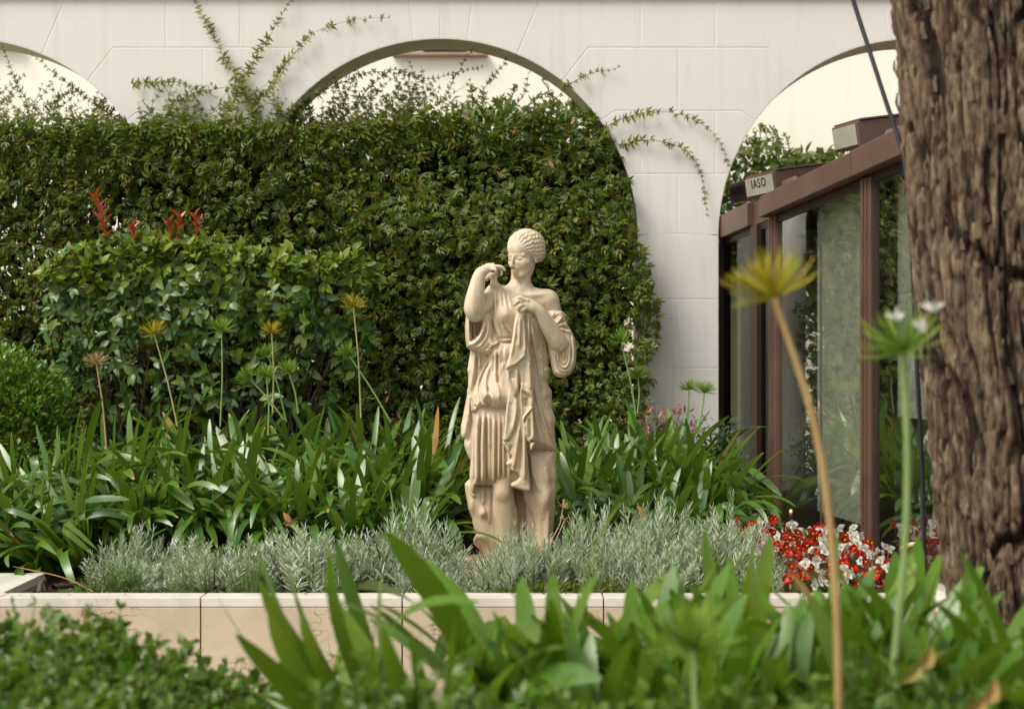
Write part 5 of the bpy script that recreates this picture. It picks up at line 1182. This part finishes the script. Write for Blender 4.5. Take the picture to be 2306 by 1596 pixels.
def umbel(px, py, Y, base, r, mat, label, curve=0.0, stem=None, stem_r=.005, n=60, tiltx=0.0, petals=0, zb=None, sr=None):
    r = r * 1.3; c = np.array(P(px, py, Y)); b = np.array(P(base[0], base[1], Y))
    root = empty('agapanthus_stalk', tuple(b), label, 'seed head', 'agapanthus seed heads'); 
    pts = [b * 0, *( [np.array(P(*q, Y)) - b for q in (stem or [])] ), c - b]
    p = spline(pts, 14) if len(pts) > 2 else spline([pts[0], (pts[0] + pts[1]) / 2 + np.array([curve, 0, 0]), pts[1]], 12)
    sm = bpy.data.materials.get('stem_' + mat)
    if not sm:
        base_c = {'umb_green': (.20, .28, .09), 'umb_yellow': (.34, .32, .12), 'umb_tan': (.40, .27, .18), 'umb_orange': (.36, .235, .09)}[mat]; sm = plain('stem_' + mat, base_c, .5)
    V, F = tube_arrays(p, np.linspace(stem_r * 1.15, stem_r * .8, len(p)), 8); obj('stem', np_mesh('stem', V, F, sm), root)
    ax = norm(p[-1] - p[-2]); cc = c - b; parts = []; knobs = []
    for i in range(n):
        d = norm(rng.normal(size=3)); k = d @ ax
        if k < -.55: d = d - 2 * k * ax * .8; d = norm(d)
        d = norm(d + ax * .30 + np.array([tiltx, 0, 0])); L = r * rng.uniform(.75, 1.08)
        side = norm(np.cross(d, rng.normal(size=3))); q = spline([cc, cc + d * L * .55, cc + d * L + (ax * .22 + side * .08) * L * (1 - abs(k))], 6)
        w_ = .0014 if Y > 5 else .0014
        parts.append(tube_arrays(q, [w_ * .9, w_, w_, w_ * 1.1, w_ * 1.3, w_ * .5], 3))
        knobs.append(q[-1])
    V, F = join_arrays(parts); T = np.zeros((len(V), 3)); T[:, 0] = np.repeat(rng.random(n), 18)
    hm = M[{'umb_orange': 'umb_yellow'}.get(mat, mat)]
    hd = obj('seed_head', np_mesh('seed_head', V, F, hm, True, T), root)
    if petals:
        for j in range(petals):
            kq = np.array([knobs[(j * 7) % n]] * 5); dd = rand_dirs(5, ax * 1.2); V, F, T = scatter(*leafT(.4, .3, .2, 3), kq, dd, rand_dirs(5, (0, -1, 0)), r * .30)
            obj('petal', np_mesh('petal', V, F, M['petal_white'], True, T), hd)
    return root
def stalks():
    Y = 8.3
    A = [((217, 818), (240, 1010), 'umb_tan', .058, 8.2, 'dried tan seed head on the leftmost pale stalk'), ((347, 752), (400, 960), 'umb_yellow', .072, 8.3, 'yellow-green seed head on a stalk leaning left, second from the left'), ((499, 744), (496, 960), 'umb_green', .068, 8.3, 'green seed head on an upright stalk, third from the left'),
         ((612, 748), (614, 930), 'umb_yellow', .060, 8.45, 'yellowish brown seed head topmost of the cluster of five'), ((604, 800), (645, 950), 'umb_green', .062, 8.5, 'dark green seed head just below the yellowish one in the cluster of five'), ((562, 852), (640, 945), 'umb_green', .064, 8.1, 'lowest left seed head of the cluster of five on a strongly leaning stalk'),
         ((600, 848), (604, 980), 'umb_green', .062, 8.0, 'green seed head on a pale upright stalk in the middle of the cluster of five'), ((651, 838), (672, 930), 'umb_green', .066, 8.3, 'green seed head at the right of the cluster of five'), ((796, 690), (813, 940), 'umb_yellow', .068, 8.3, 'tallest orange-yellow seed head left of the statue'),
         ((786, 800), (880, 950), 'umb_green', .066, 8.2, 'yellow-green seed head leaning left below the tallest orange one'), ((1398, 770), (1432, 930), 'umb_green', .066, 8.4, 'highest green seed head right of the statue'), ((1437, 848), (1436, 930), 'umb_green', .056, 8.5, 'smaller green seed head just under the highest one right of the statue'),
         ((1552, 876), (1540, 960), 'umb_green', .056, 8.6, 'left of two green seed heads before the white pier'), ((1586, 884), (1568, 975), 'umb_green', .060, 8.3, 'right of two green seed heads before the white pier'), ((878, 1097), (884, 1180), 'umb_green', .045, 7.0, 'small thin green seed head low among the leaves left of the statue')]
    for (hx, hy), b, mt, r, Yq, lab in A: umbel(hx, hy, Yq, b, r, mt, lab, n=88 if r > .05 else 20, curve=.01, petals=0, tiltx=-.2 if hx in (562, 786) else 0)
    umbel(1268, 1142, 6.9, (1236, 1225), .03, 'umb_tan', 'small dried stalk beside the right foot of the statue', stem=[(1262, 1180)], n=12, stem_r=.003)
    umbel(1272, 1170, 6.95, (1246, 1230), .025, 'umb_tan', 'shorter dried stalk beside the right foot of the statue', n=9, stem_r=.003)
    umbel(1742, 668, 2.45, (1890, 1640), .066, 'umb_orange', 'large blurred orange-yellow seed head on a curved brown stem in front of the glass', stem=[(1886, 1350), (1868, 1150), (1842, 960), (1800, 830), (1760, 720)], stem_r=.0070, n=90)
    umbel(2032, 792, 2.55, (2000, 1640), .068, 'umb_green', 'large blurred green seed head with white petals in front of the trunk', stem=[(2018, 1450), (2040, 1240), (2046, 1010), (2037, 860)], stem_r=.0072, n=80, petals=3)
    umbel(1562, 1460, 2.3, (1570, 1680), .066, 'umb_green', 'blurred yellow-green seed head low among the near leaves', stem_r=.006, n=80)

# ------------------------------------------------------------------ lavender and small things in the bed
def lavender():
    protos = []
    for v_ in range(5):
        gch, gst = [], []
        for _ in range(62):
            a = rng.random() * 6.283; rad = rng.random() ** .6; b = np.array([math.cos(a) * .13 * rad, math.sin(a) * .13 * rad, 0]); h = rng.uniform(.16, .29) * (1 - .62 * rad * rad)
            tip = b + np.array([math.cos(a) * .09 * rad + rng.normal(0, .02), math.sin(a) * .09 * rad + rng.normal(0, .02), h]); p = spline([b, (b + tip) / 2 + rng.normal(0, .008, 3), tip], 8)
            gst.append(tube_arrays(p[:6], .0016, 3)); n = 26; k_ = np.linspace(2.2, 7, n); pp = np.stack([np.interp(k_, range(8), p[:, j]) for j in range(3)], -1)
            an = np.arange(n) * 1.57 + a; tdir = norm(p[-1] - p[0]); up = np.linspace(.55, 1.7, n)[:, None]
            d = norm(np.stack([np.cos(an), np.sin(an), np.zeros(n)], -1) + up * tdir + rng.normal(0, .15, (n, 3)))
            gch.append(scatter(*NT_, pp, d, rand_dirs(n, tdir), .048 * np.linspace(1.15, .55, n) * rng.uniform(.8, 1.2), np.clip(rng.random() + rng.normal(0, .12, n), 0, 1)))
        V, F = join_arrays(gst); protos.append((scat_mesh('foliage', gch, M['lav'], False), scat_mesh('foliage', gch, M['lav_green'], False), np_mesh('stem', V, F, M['twig'])))
    tw = []
    for _ in range(26):
        a = rng.random() * 6.28; p = [(math.cos(a) * .05, math.sin(a) * .05, 0), (math.cos(a) * .12, math.sin(a) * .12, rng.uniform(.03, .12)), (math.cos(a) * .17, math.sin(a) * .17, rng.uniform(.02, .2))]; tw.append(tube_arrays(spline(p, 5), [.004, .003, .0025, .002, .001], 4))
    V, F = join_arrays(tw); twm = np_mesh('dry_twigs', V, F, M['twig'])
    # (picture x, y of the crown top, depth, width scale, green?)
    L = [(200, 1300, 6.28, .62, 1), (265, 1290, 6.3, .7, 1), (330, 1240, 6.45, 1.0, 0), (300, 1215, 6.7, .9, 0), (420, 1200, 6.7, 1.05, 0), (480, 1250, 6.4, .95, 0), (560, 1205, 6.75, 1.0, 0), (570, 1285, 6.25, .5, 1), (640, 1165, 6.65, 1.2, 0), (700, 1230, 6.4, 1.1, 0), (400, 1290, 6.25, .55, 1), (770, 1225, 6.6, 1.0, 0), (850, 1185, 6.7, 1.1, 0),
         (920, 1165, 6.65, 1.15, 0), (990, 1195, 6.55, 1.0, 0), (960, 1275, 6.3, .7, 0), (1105, 1240, 6.35, .8, 0), (1150, 1215, 6.5, .8, 0), (1225, 1195, 6.45, .95, 0), (1195, 1240, 6.3, .85, 0), (1290, 1205, 6.6, .8, 0), (1330, 1180, 6.8, 1.0, 0), (1400, 1140, 6.9, 1.1, 0), (1480, 1110, 7.0, 1.1, 0), (1560, 1110, 7.0, 1.1, 0), (1630, 1150, 6.9, 1.0, 0), (1690, 1190, 6.7, .95, 0), (1450, 1180, 6.6, 1.1, 0), (1540, 1180, 6.6, 1.1, 0), (1620, 1215, 6.5, 1.05, 0), (1730, 1215, 6.55, .85, 0), (1370, 1235, 6.4, .8, 0), (1700, 1260, 6.3, .8, 0), (1500, 1250, 6.3, .9, 0)]
    for i, (px, py, Y, s, g) in enumerate(L):
        c = P(px, py, Y); z = float(soil_z(np.array(Y))) - .01; hz = (c.z - z) / .235
        if g: lab, gr = 'low green lavender tuft by the coping at the left end of the bed', 'green lavender tufts by the coping'
        elif px < 1050: lab, gr = 'silver lavender bush left of the statue, ' + ('at the left end' if px < 430 else 'in the middle' if px < 800 else 'beside the statue') + (', nearest the coping' if Y < 6.5 else ', further back'), 'lavender bushes left of the statue'
        elif px < 1310: lab, gr = 'silver-grey lavender bush at the feet of the statue', 'lavender bushes at the feet of the statue'
        else: lab, gr = 'silver-grey lavender bush right of the statue, ' + ('next to its cloak' if px < 1420 else 'below the agapanthus' if px < 1600 else 'next to the begonias') + (', lower front row' if Y < 6.75 else ', upper back row'), 'lavender bushes right of the statue'
        r = empty('lavender_bush', (c.x, Y, z), lab, 'lavender', gr, rng.random() * 6.28); pr = protos[i % 5]; s2 = s * 1.08
        k_ = min(1.35, max(.5, hz)); r.scale = (s2 * rng.uniform(.85, 1.1), s2, k_ * (1.16 if i % 2 else .80))
        obj('foliage', pr[1] if g else pr[0], r, kind='stuff'); obj('stem', pr[2], r, kind='stuff'); obj('dry_twigs', twm, r, kind='stuff')
    # moss mats
    for px, Y, w_, n, lab in ((1230, 6.16, .30, 1500, 'low yellow-green mossy mat in front of the statue'), (1600, 6.2, .30, 1200, 'low mossy green mat in front of the right lavender'), (1350, 6.2, .2, 800, 'small mossy mat between the lavender bushes')):
        x = (px - 1153) / FPX * Y; r = empty('moss_mat', (x, Y, .41), lab, 'moss'); q = norm(rng.normal(size=(n, 3))); q[:, 2] = abs(q[:, 2]); pos = q * np.array([w_, .10, .10]) * rng.uniform(.75, 1, n)[:, None]
        obj('foliage', scat_mesh('foliage', [scatter(*NT_, pos, norm(q + rng.normal(size=(n, 3)) * .6), rand_dirs(n), .022, sw=np.full(n, .03))], M['moss']), r, kind='stuff')
    n = 9; pos = np.stack([rng.uniform(-2.1, -.3, n), rng.uniform(6.01, 6.1, n), np.full(n, .481)], -1); V, F, T = scatter(*LV, pos, rand_dirs(n, (0, 0, 0)) * [1, 1, .1], np.tile([0, 0, 1.], (n, 1)), .022); obj('fallen_leaves', np_mesh('fallen_leaves', V, F, M['vine_dead'], True, T), label='few small dry leaves fallen on the pale coping', cat='dead leaves', kind='stuff')
    # litter of twigs and dead leaves on the soil
    tb = []
    for _ in range(260):
        x = rng.uniform(-2.1, 1.6); y = rng.uniform(6.1, 6.6); a = rng.random() * 3.14; l = rng.uniform(.03, .12); z = .408 + rng.random() * .02
        tb.append(tube_arrays([(x, y, z), (x + math.cos(a) * l * .5, y + math.sin(a) * l * .5, z + rng.uniform(0, .02)), (x + math.cos(a) * l, y + math.sin(a) * l, z)], [.003, .0025, .0015], 4))
    V, F = join_arrays(tb); obj('twig_litter', np_mesh('twig_litter', V, F, M['twig']), label='scattered brown twigs lying on the dark soil of the bed', cat='twigs', kind='stuff')
    n = 120; pos = np.stack([rng.uniform(-2.1, 1.6, n), rng.uniform(6.1, 6.9, n), np.full(n, .425)], -1)
    V, F, T = scatter(*LV, pos, rand_dirs(n, (0, 0, .1)), norm(np.array([0, -.3, 1.]) + rng.normal(size=(n, 3)) * .3), .04); obj('leaf_litter', np_mesh('leaf_litter', V, F, M['vine_dead'], True, T), label='dry tan leaves scattered on the dark soil of the bed', cat='dead leaves', kind='stuff')
    p = [P(30, 1275, 6.7), P(150, 1300, 6.4), P(210, 1332, 6.2)]; V, F = tube_arrays(spline([tuple(q) for q in p], 12), .003, 5); obj('fallen_stalk', np_mesh('fallen_stalk', V, F, M['aga_dry']), label='thin dry yellow stem lying over the corner of the coping', cat='stem')
    for pa, lab in (([(88, 1335, 6.2), (92, 1312, 6.25), (100, 1305, 6.35)], 'bent brown root stub rising in the left corner of the bed'), ([(120, 1322, 6.3), (180, 1316, 6.5)], 'short brown branch lying in the left corner of the bed')):
        V, F = tube_arrays(spline([tuple(P(*q)) for q in pa], 8), .012, 7); obj('branch', np_mesh('branch', V, F, M['twig']), label=lab, cat='branch')
    for px, py, Y, lab in ((643, 1182, 6.75, 'curled dry tan leaf caught on the lavender left of the statue'), (1440, 1167, 6.8, 'curled brown leaf caught on the lavender right of the statue')):
        V, F, T = scatter(*leafT(.5, .6, .3, 4), np.array([P(px, py, Y), P(px + 12, py - 6, Y - .02)]), np.array([[1, 0, .4], [-.6, 0, .8]]), np.array([[0, -1, .5], [0, -1, .2]]), .06); c = P(px, py, Y)
        obj('dead_leaf', np_mesh('dead_leaf', V - np.array(c), F, M['vine_dead'], True, T), None, tuple(c), label=lab, cat='dead leaf')

def begonias():
    def flower(mat, k=4):
        ch = []; n = k; an = np.arange(n) * 6.283 / n
        d = np.stack([np.cos(an), np.full(n, -.25), np.sin(an)], -1); V, F, T = scatter(*leafT(.95, -.25, -.15, 3), np.zeros((n, 3)), d, np.tile([0, -1, 0], (n, 1)), np.where(np.arange(n) % 2, .024, .018)); return V, F, T
    fm = {}
    V, F, T = flower('w'); fm['white'] = np_mesh('flower', V, F, M['petal_white'], True, T); fm['red'] = np_mesh('flower', V, F, M['petal_red'], True, T)
    vv, ff = tube_arrays([(0, -.012, 0), (0, -.009, 0), (0, -.004, 0)], [.002, .0045, .003], 6); eye = np_mesh('flower_eye', vv, ff, M['umb_yellow'], True)
    spots = [(1668, 1160, 7.5, 'mixed'), (1700, 1180, 7.3, 'white'), (1740, 1172, 7.1, 'red'), (1755, 1205, 6.8, 'red'), (1800, 1185, 7.0, 'white'), (1830, 1195, 6.8, 'red'), (1850, 1175, 7.0, 'mixed'), (1800, 1230, 6.5, 'red'), (1865, 1205, 6.7, 'mixed'), (1850, 1245, 6.4, 'white'), (1905, 1215, 6.65, 'white'), (1925, 1190, 6.7, 'white'), (1945, 1225, 6.5, 'red'), (1900, 1260, 6.3, 'mixed'), (1965, 1240, 6.4, 'white'), (1965, 1275, 6.25, 'red'), (1800, 1270, 6.25, 'red'), (1880, 1290, 6.2, 'white'), (1725, 1215, 6.6, 'white'), (1680, 1190, 7.0, 'red')]
    labs = {'mixed': ('begonia plant with red and white flowers beside the pavilion glass', 'red and white begonias by the glass'), 'white': ('begonia plant with white flowers beside the pavilion glass', 'white begonias by the glass'), 'red': ('begonia plant with clear red flowers beside the pavilion glass', 'red begonias by the glass')}
    for px, py, Y, c in spots:
        p = P(px, py, Y); xg = 1.75 - .127 * (Y - 6.85) - .17; x = min(p.x, xg); z0 = float(soil_z(np.array(Y))) ; h = max(.10, p.z - z0)
        r = empty('begonia', (x, Y, z0), labs[c][0].replace('beside the pavilion glass', ('at the far end by the agapanthus' if px < 1740 else 'in the middle of the bed' if px < 1880 else 'nearest the spotlight') + (', back row' if Y > 6.75 else ', front row')), 'begonia', labs[c][1]); n = 46
        q = norm(rng.normal(size=(n, 3))); q[:, 2] = abs(q[:, 2]); pos = q * np.array([.10, .09, h * .85]) * rng.uniform(.4, 1, n)[:, None]
        obj('foliage', scat_mesh('foliage', [scatter(*leafT(.8, .2, .15, 3), pos, norm(q + rng.normal(size=(n, 3)) * .4), norm(np.array([0, -.3, 1.]) + rng.normal(size=(n, 3)) * .4), .045)], M['begonia']), r, kind='stuff')
        tb = []
        m = 15 if c != 'mixed' else 16
        for j in range(m):
            g = rng.normal(size=2) * np.array([.052, .04]); hz = h * rng.uniform(.5, 1.08); mt = c if c != 'mixed' else ('red', 'white')[j % 2]
            if rng.random() < .12: mt = 'white' if mt == 'red' else 'red'
            o = obj('flower', fm[mt], r, (g[0], g[1] - .03, hz), (rng.normal(0, .45), rng.random() * 6.28, rng.normal(0, .55))); s = rng.uniform(.8, 1.25) * 1.12; o.scale = (s, s, s)
            e = obj('flower_eye', eye, o)
            tb.append(tube_arrays([(g[0] * .3, g[1] * .3, 0), (g[0], g[1] - .03, hz)], .0016, 3))
        V, F = join_arrays(tb); obj('stem', np_mesh('stem', V, F, M['photinia_red']), r, kind='stuff')

# ------------------------------------------------------------------ near shrubs
def near_shrubs():
    # one small-leaved shrub mass in the lower left, another along the bottom edge
    prof = [(-260, 1395), (0, 1410), (60, 1400), (130, 1418), (210, 1405), (300, 1440), (380, 1452), (450, 1500), (520, 1515), (600, 1545), (660, 1560), (760, 1540), (860, 1562), (980, 1570)]
    prof2 = [(700, 1585), (860, 1560), (1000, 1575), (1150, 1575), (1300, 1585), (1500, 1590), (1700, 1590), (1900, 1590), (2100, 1590), (2420, 1590)]
    for k_, (pr, x0, x1, Yr, n, lab) in enumerate(((prof, -260, 900, (2.6, 3.3), 15000, 'blurred small-leaved green shrub filling the lower left corner'), (prof2, 700, 2420, (1.9, 2.5), 13000, 'blurred leafy ground cover along the bottom edge below the near agapanthus'))):
        px = rng.uniform(x0, x1, n); top = np.interp(px, [p[0] for p in pr], [p[1] for p in pr]); Y = rng.uniform(*Yr, n)
        ztop = CAMZ - (top - 798) / FPX * Yr[1]; x = (px - 1153) / FPX * Y
        # leaf heights hug a bumpy canopy
        bump = .035 * np.sin(x * 23) * np.sin(Y * 31) + .02 * np.sin(x * 57 + Y * 40); canopy = ztop + bump - .25 * (Yr[1] - Y) * (.35 if k_ == 0 else .25)
        z = canopy - rng.random(n) ** 1.6 * .22
        c0 = np.array([float(x.mean()), float(np.mean(Yr)), .5]); root = empty('small_leaved_shrub', tuple(c0), lab, 'shrub')
        pos = np.stack([x, Y, z], -1) - c0
        obj('foliage', scat_mesh('foliage', [scatter(*LVbox, pos, rand_dirs(n, (0, -.2, .6)), norm(np.array([0, -.4, 1.]) + rng.normal(size=(n, 3)) * .5), .031 * rng.uniform(.7, 1.3, n))], M['fgshrub']), root, kind='stuff')
        tb = []; lf = []
        for _ in range(170):
            i = rng.integers(0, n); h = rng.uniform(.02, .075); b = pos[i] * 1.0; b[2] = canopy[i] - c0[2]; t = b + np.array([rng.normal(0, .012), rng.normal(0, .012), h]); p = spline([b - [0, 0, .25], b, t], 9); tb.append(tube_arrays(p, .0012, 3))
            m = 10; q = p[4:].repeat(2, 0)[:m]; lf.append(scatter(*LVbox, q, rand_dirs(m, (0, 0, .7)), rand_dirs(m, (0, -.4, .6)), .022 * rng.uniform(.8, 1.2)))
        V, F = join_arrays(tb); obj('stem', np_mesh('stem', V, F, M['twig_green']), root, kind='stuff'); obj('young_foliage', scat_mesh('young_foliage', lf, M['fgshrub']), root, kind='stuff')
    # isolated wisps in front of the marble
    # dead brown leaf tips among the near agapanthus
    for j, (px, py, Y) in enumerate(((2072, 1500, 2.35), (2215, 1578, 2.2))):
        c = P(px, py, Y); V, F, T = scatter(*leafT(.6, .7, .5, 5), np.zeros((2, 3)), np.array([[.5, 0, .6], [-.6, -.1, -.5]]), np.array([[0, -1, 0], [0, -1, .3]]), .04)
        obj('dry_leaf_tip', np_mesh('dry_leaf_tip', V, F, M['aga_dry'], True, T), None, tuple(c), label=['withered tan leaf tip by the foot of the trunk', 'withered tan leaf tip in the bottom right corner', 'withered tan scrap at the bottom below the low seed head', 'withered orange leaf tip beside the brown stem'][j], cat='dry leaf')
# ------------------------------------------------------------------ build
ground(); planter(); arcade(); back_wall(); pavilion(); trunk()
creeper(); far_hedges(); box_shrub(); photinia()
nandina(1500, 862, 8.9, .24, .5, 34, 'feathery shrub with red-tinged leaves at the foot of the white pier', .75)
nandina(1610, 905, 8.45, .20, .5, 30, 'dark green feathery shrub between the pier and the pavilion glass', .0)
nandina(872, 862, 8.95, .11, .3, 9, 'small dark red feathery shrub below the tallest seed head', 1.0)
build_statue()
agapanthus(); stalks(); lavender(); begonias(); spotlight(); near_shrubs()
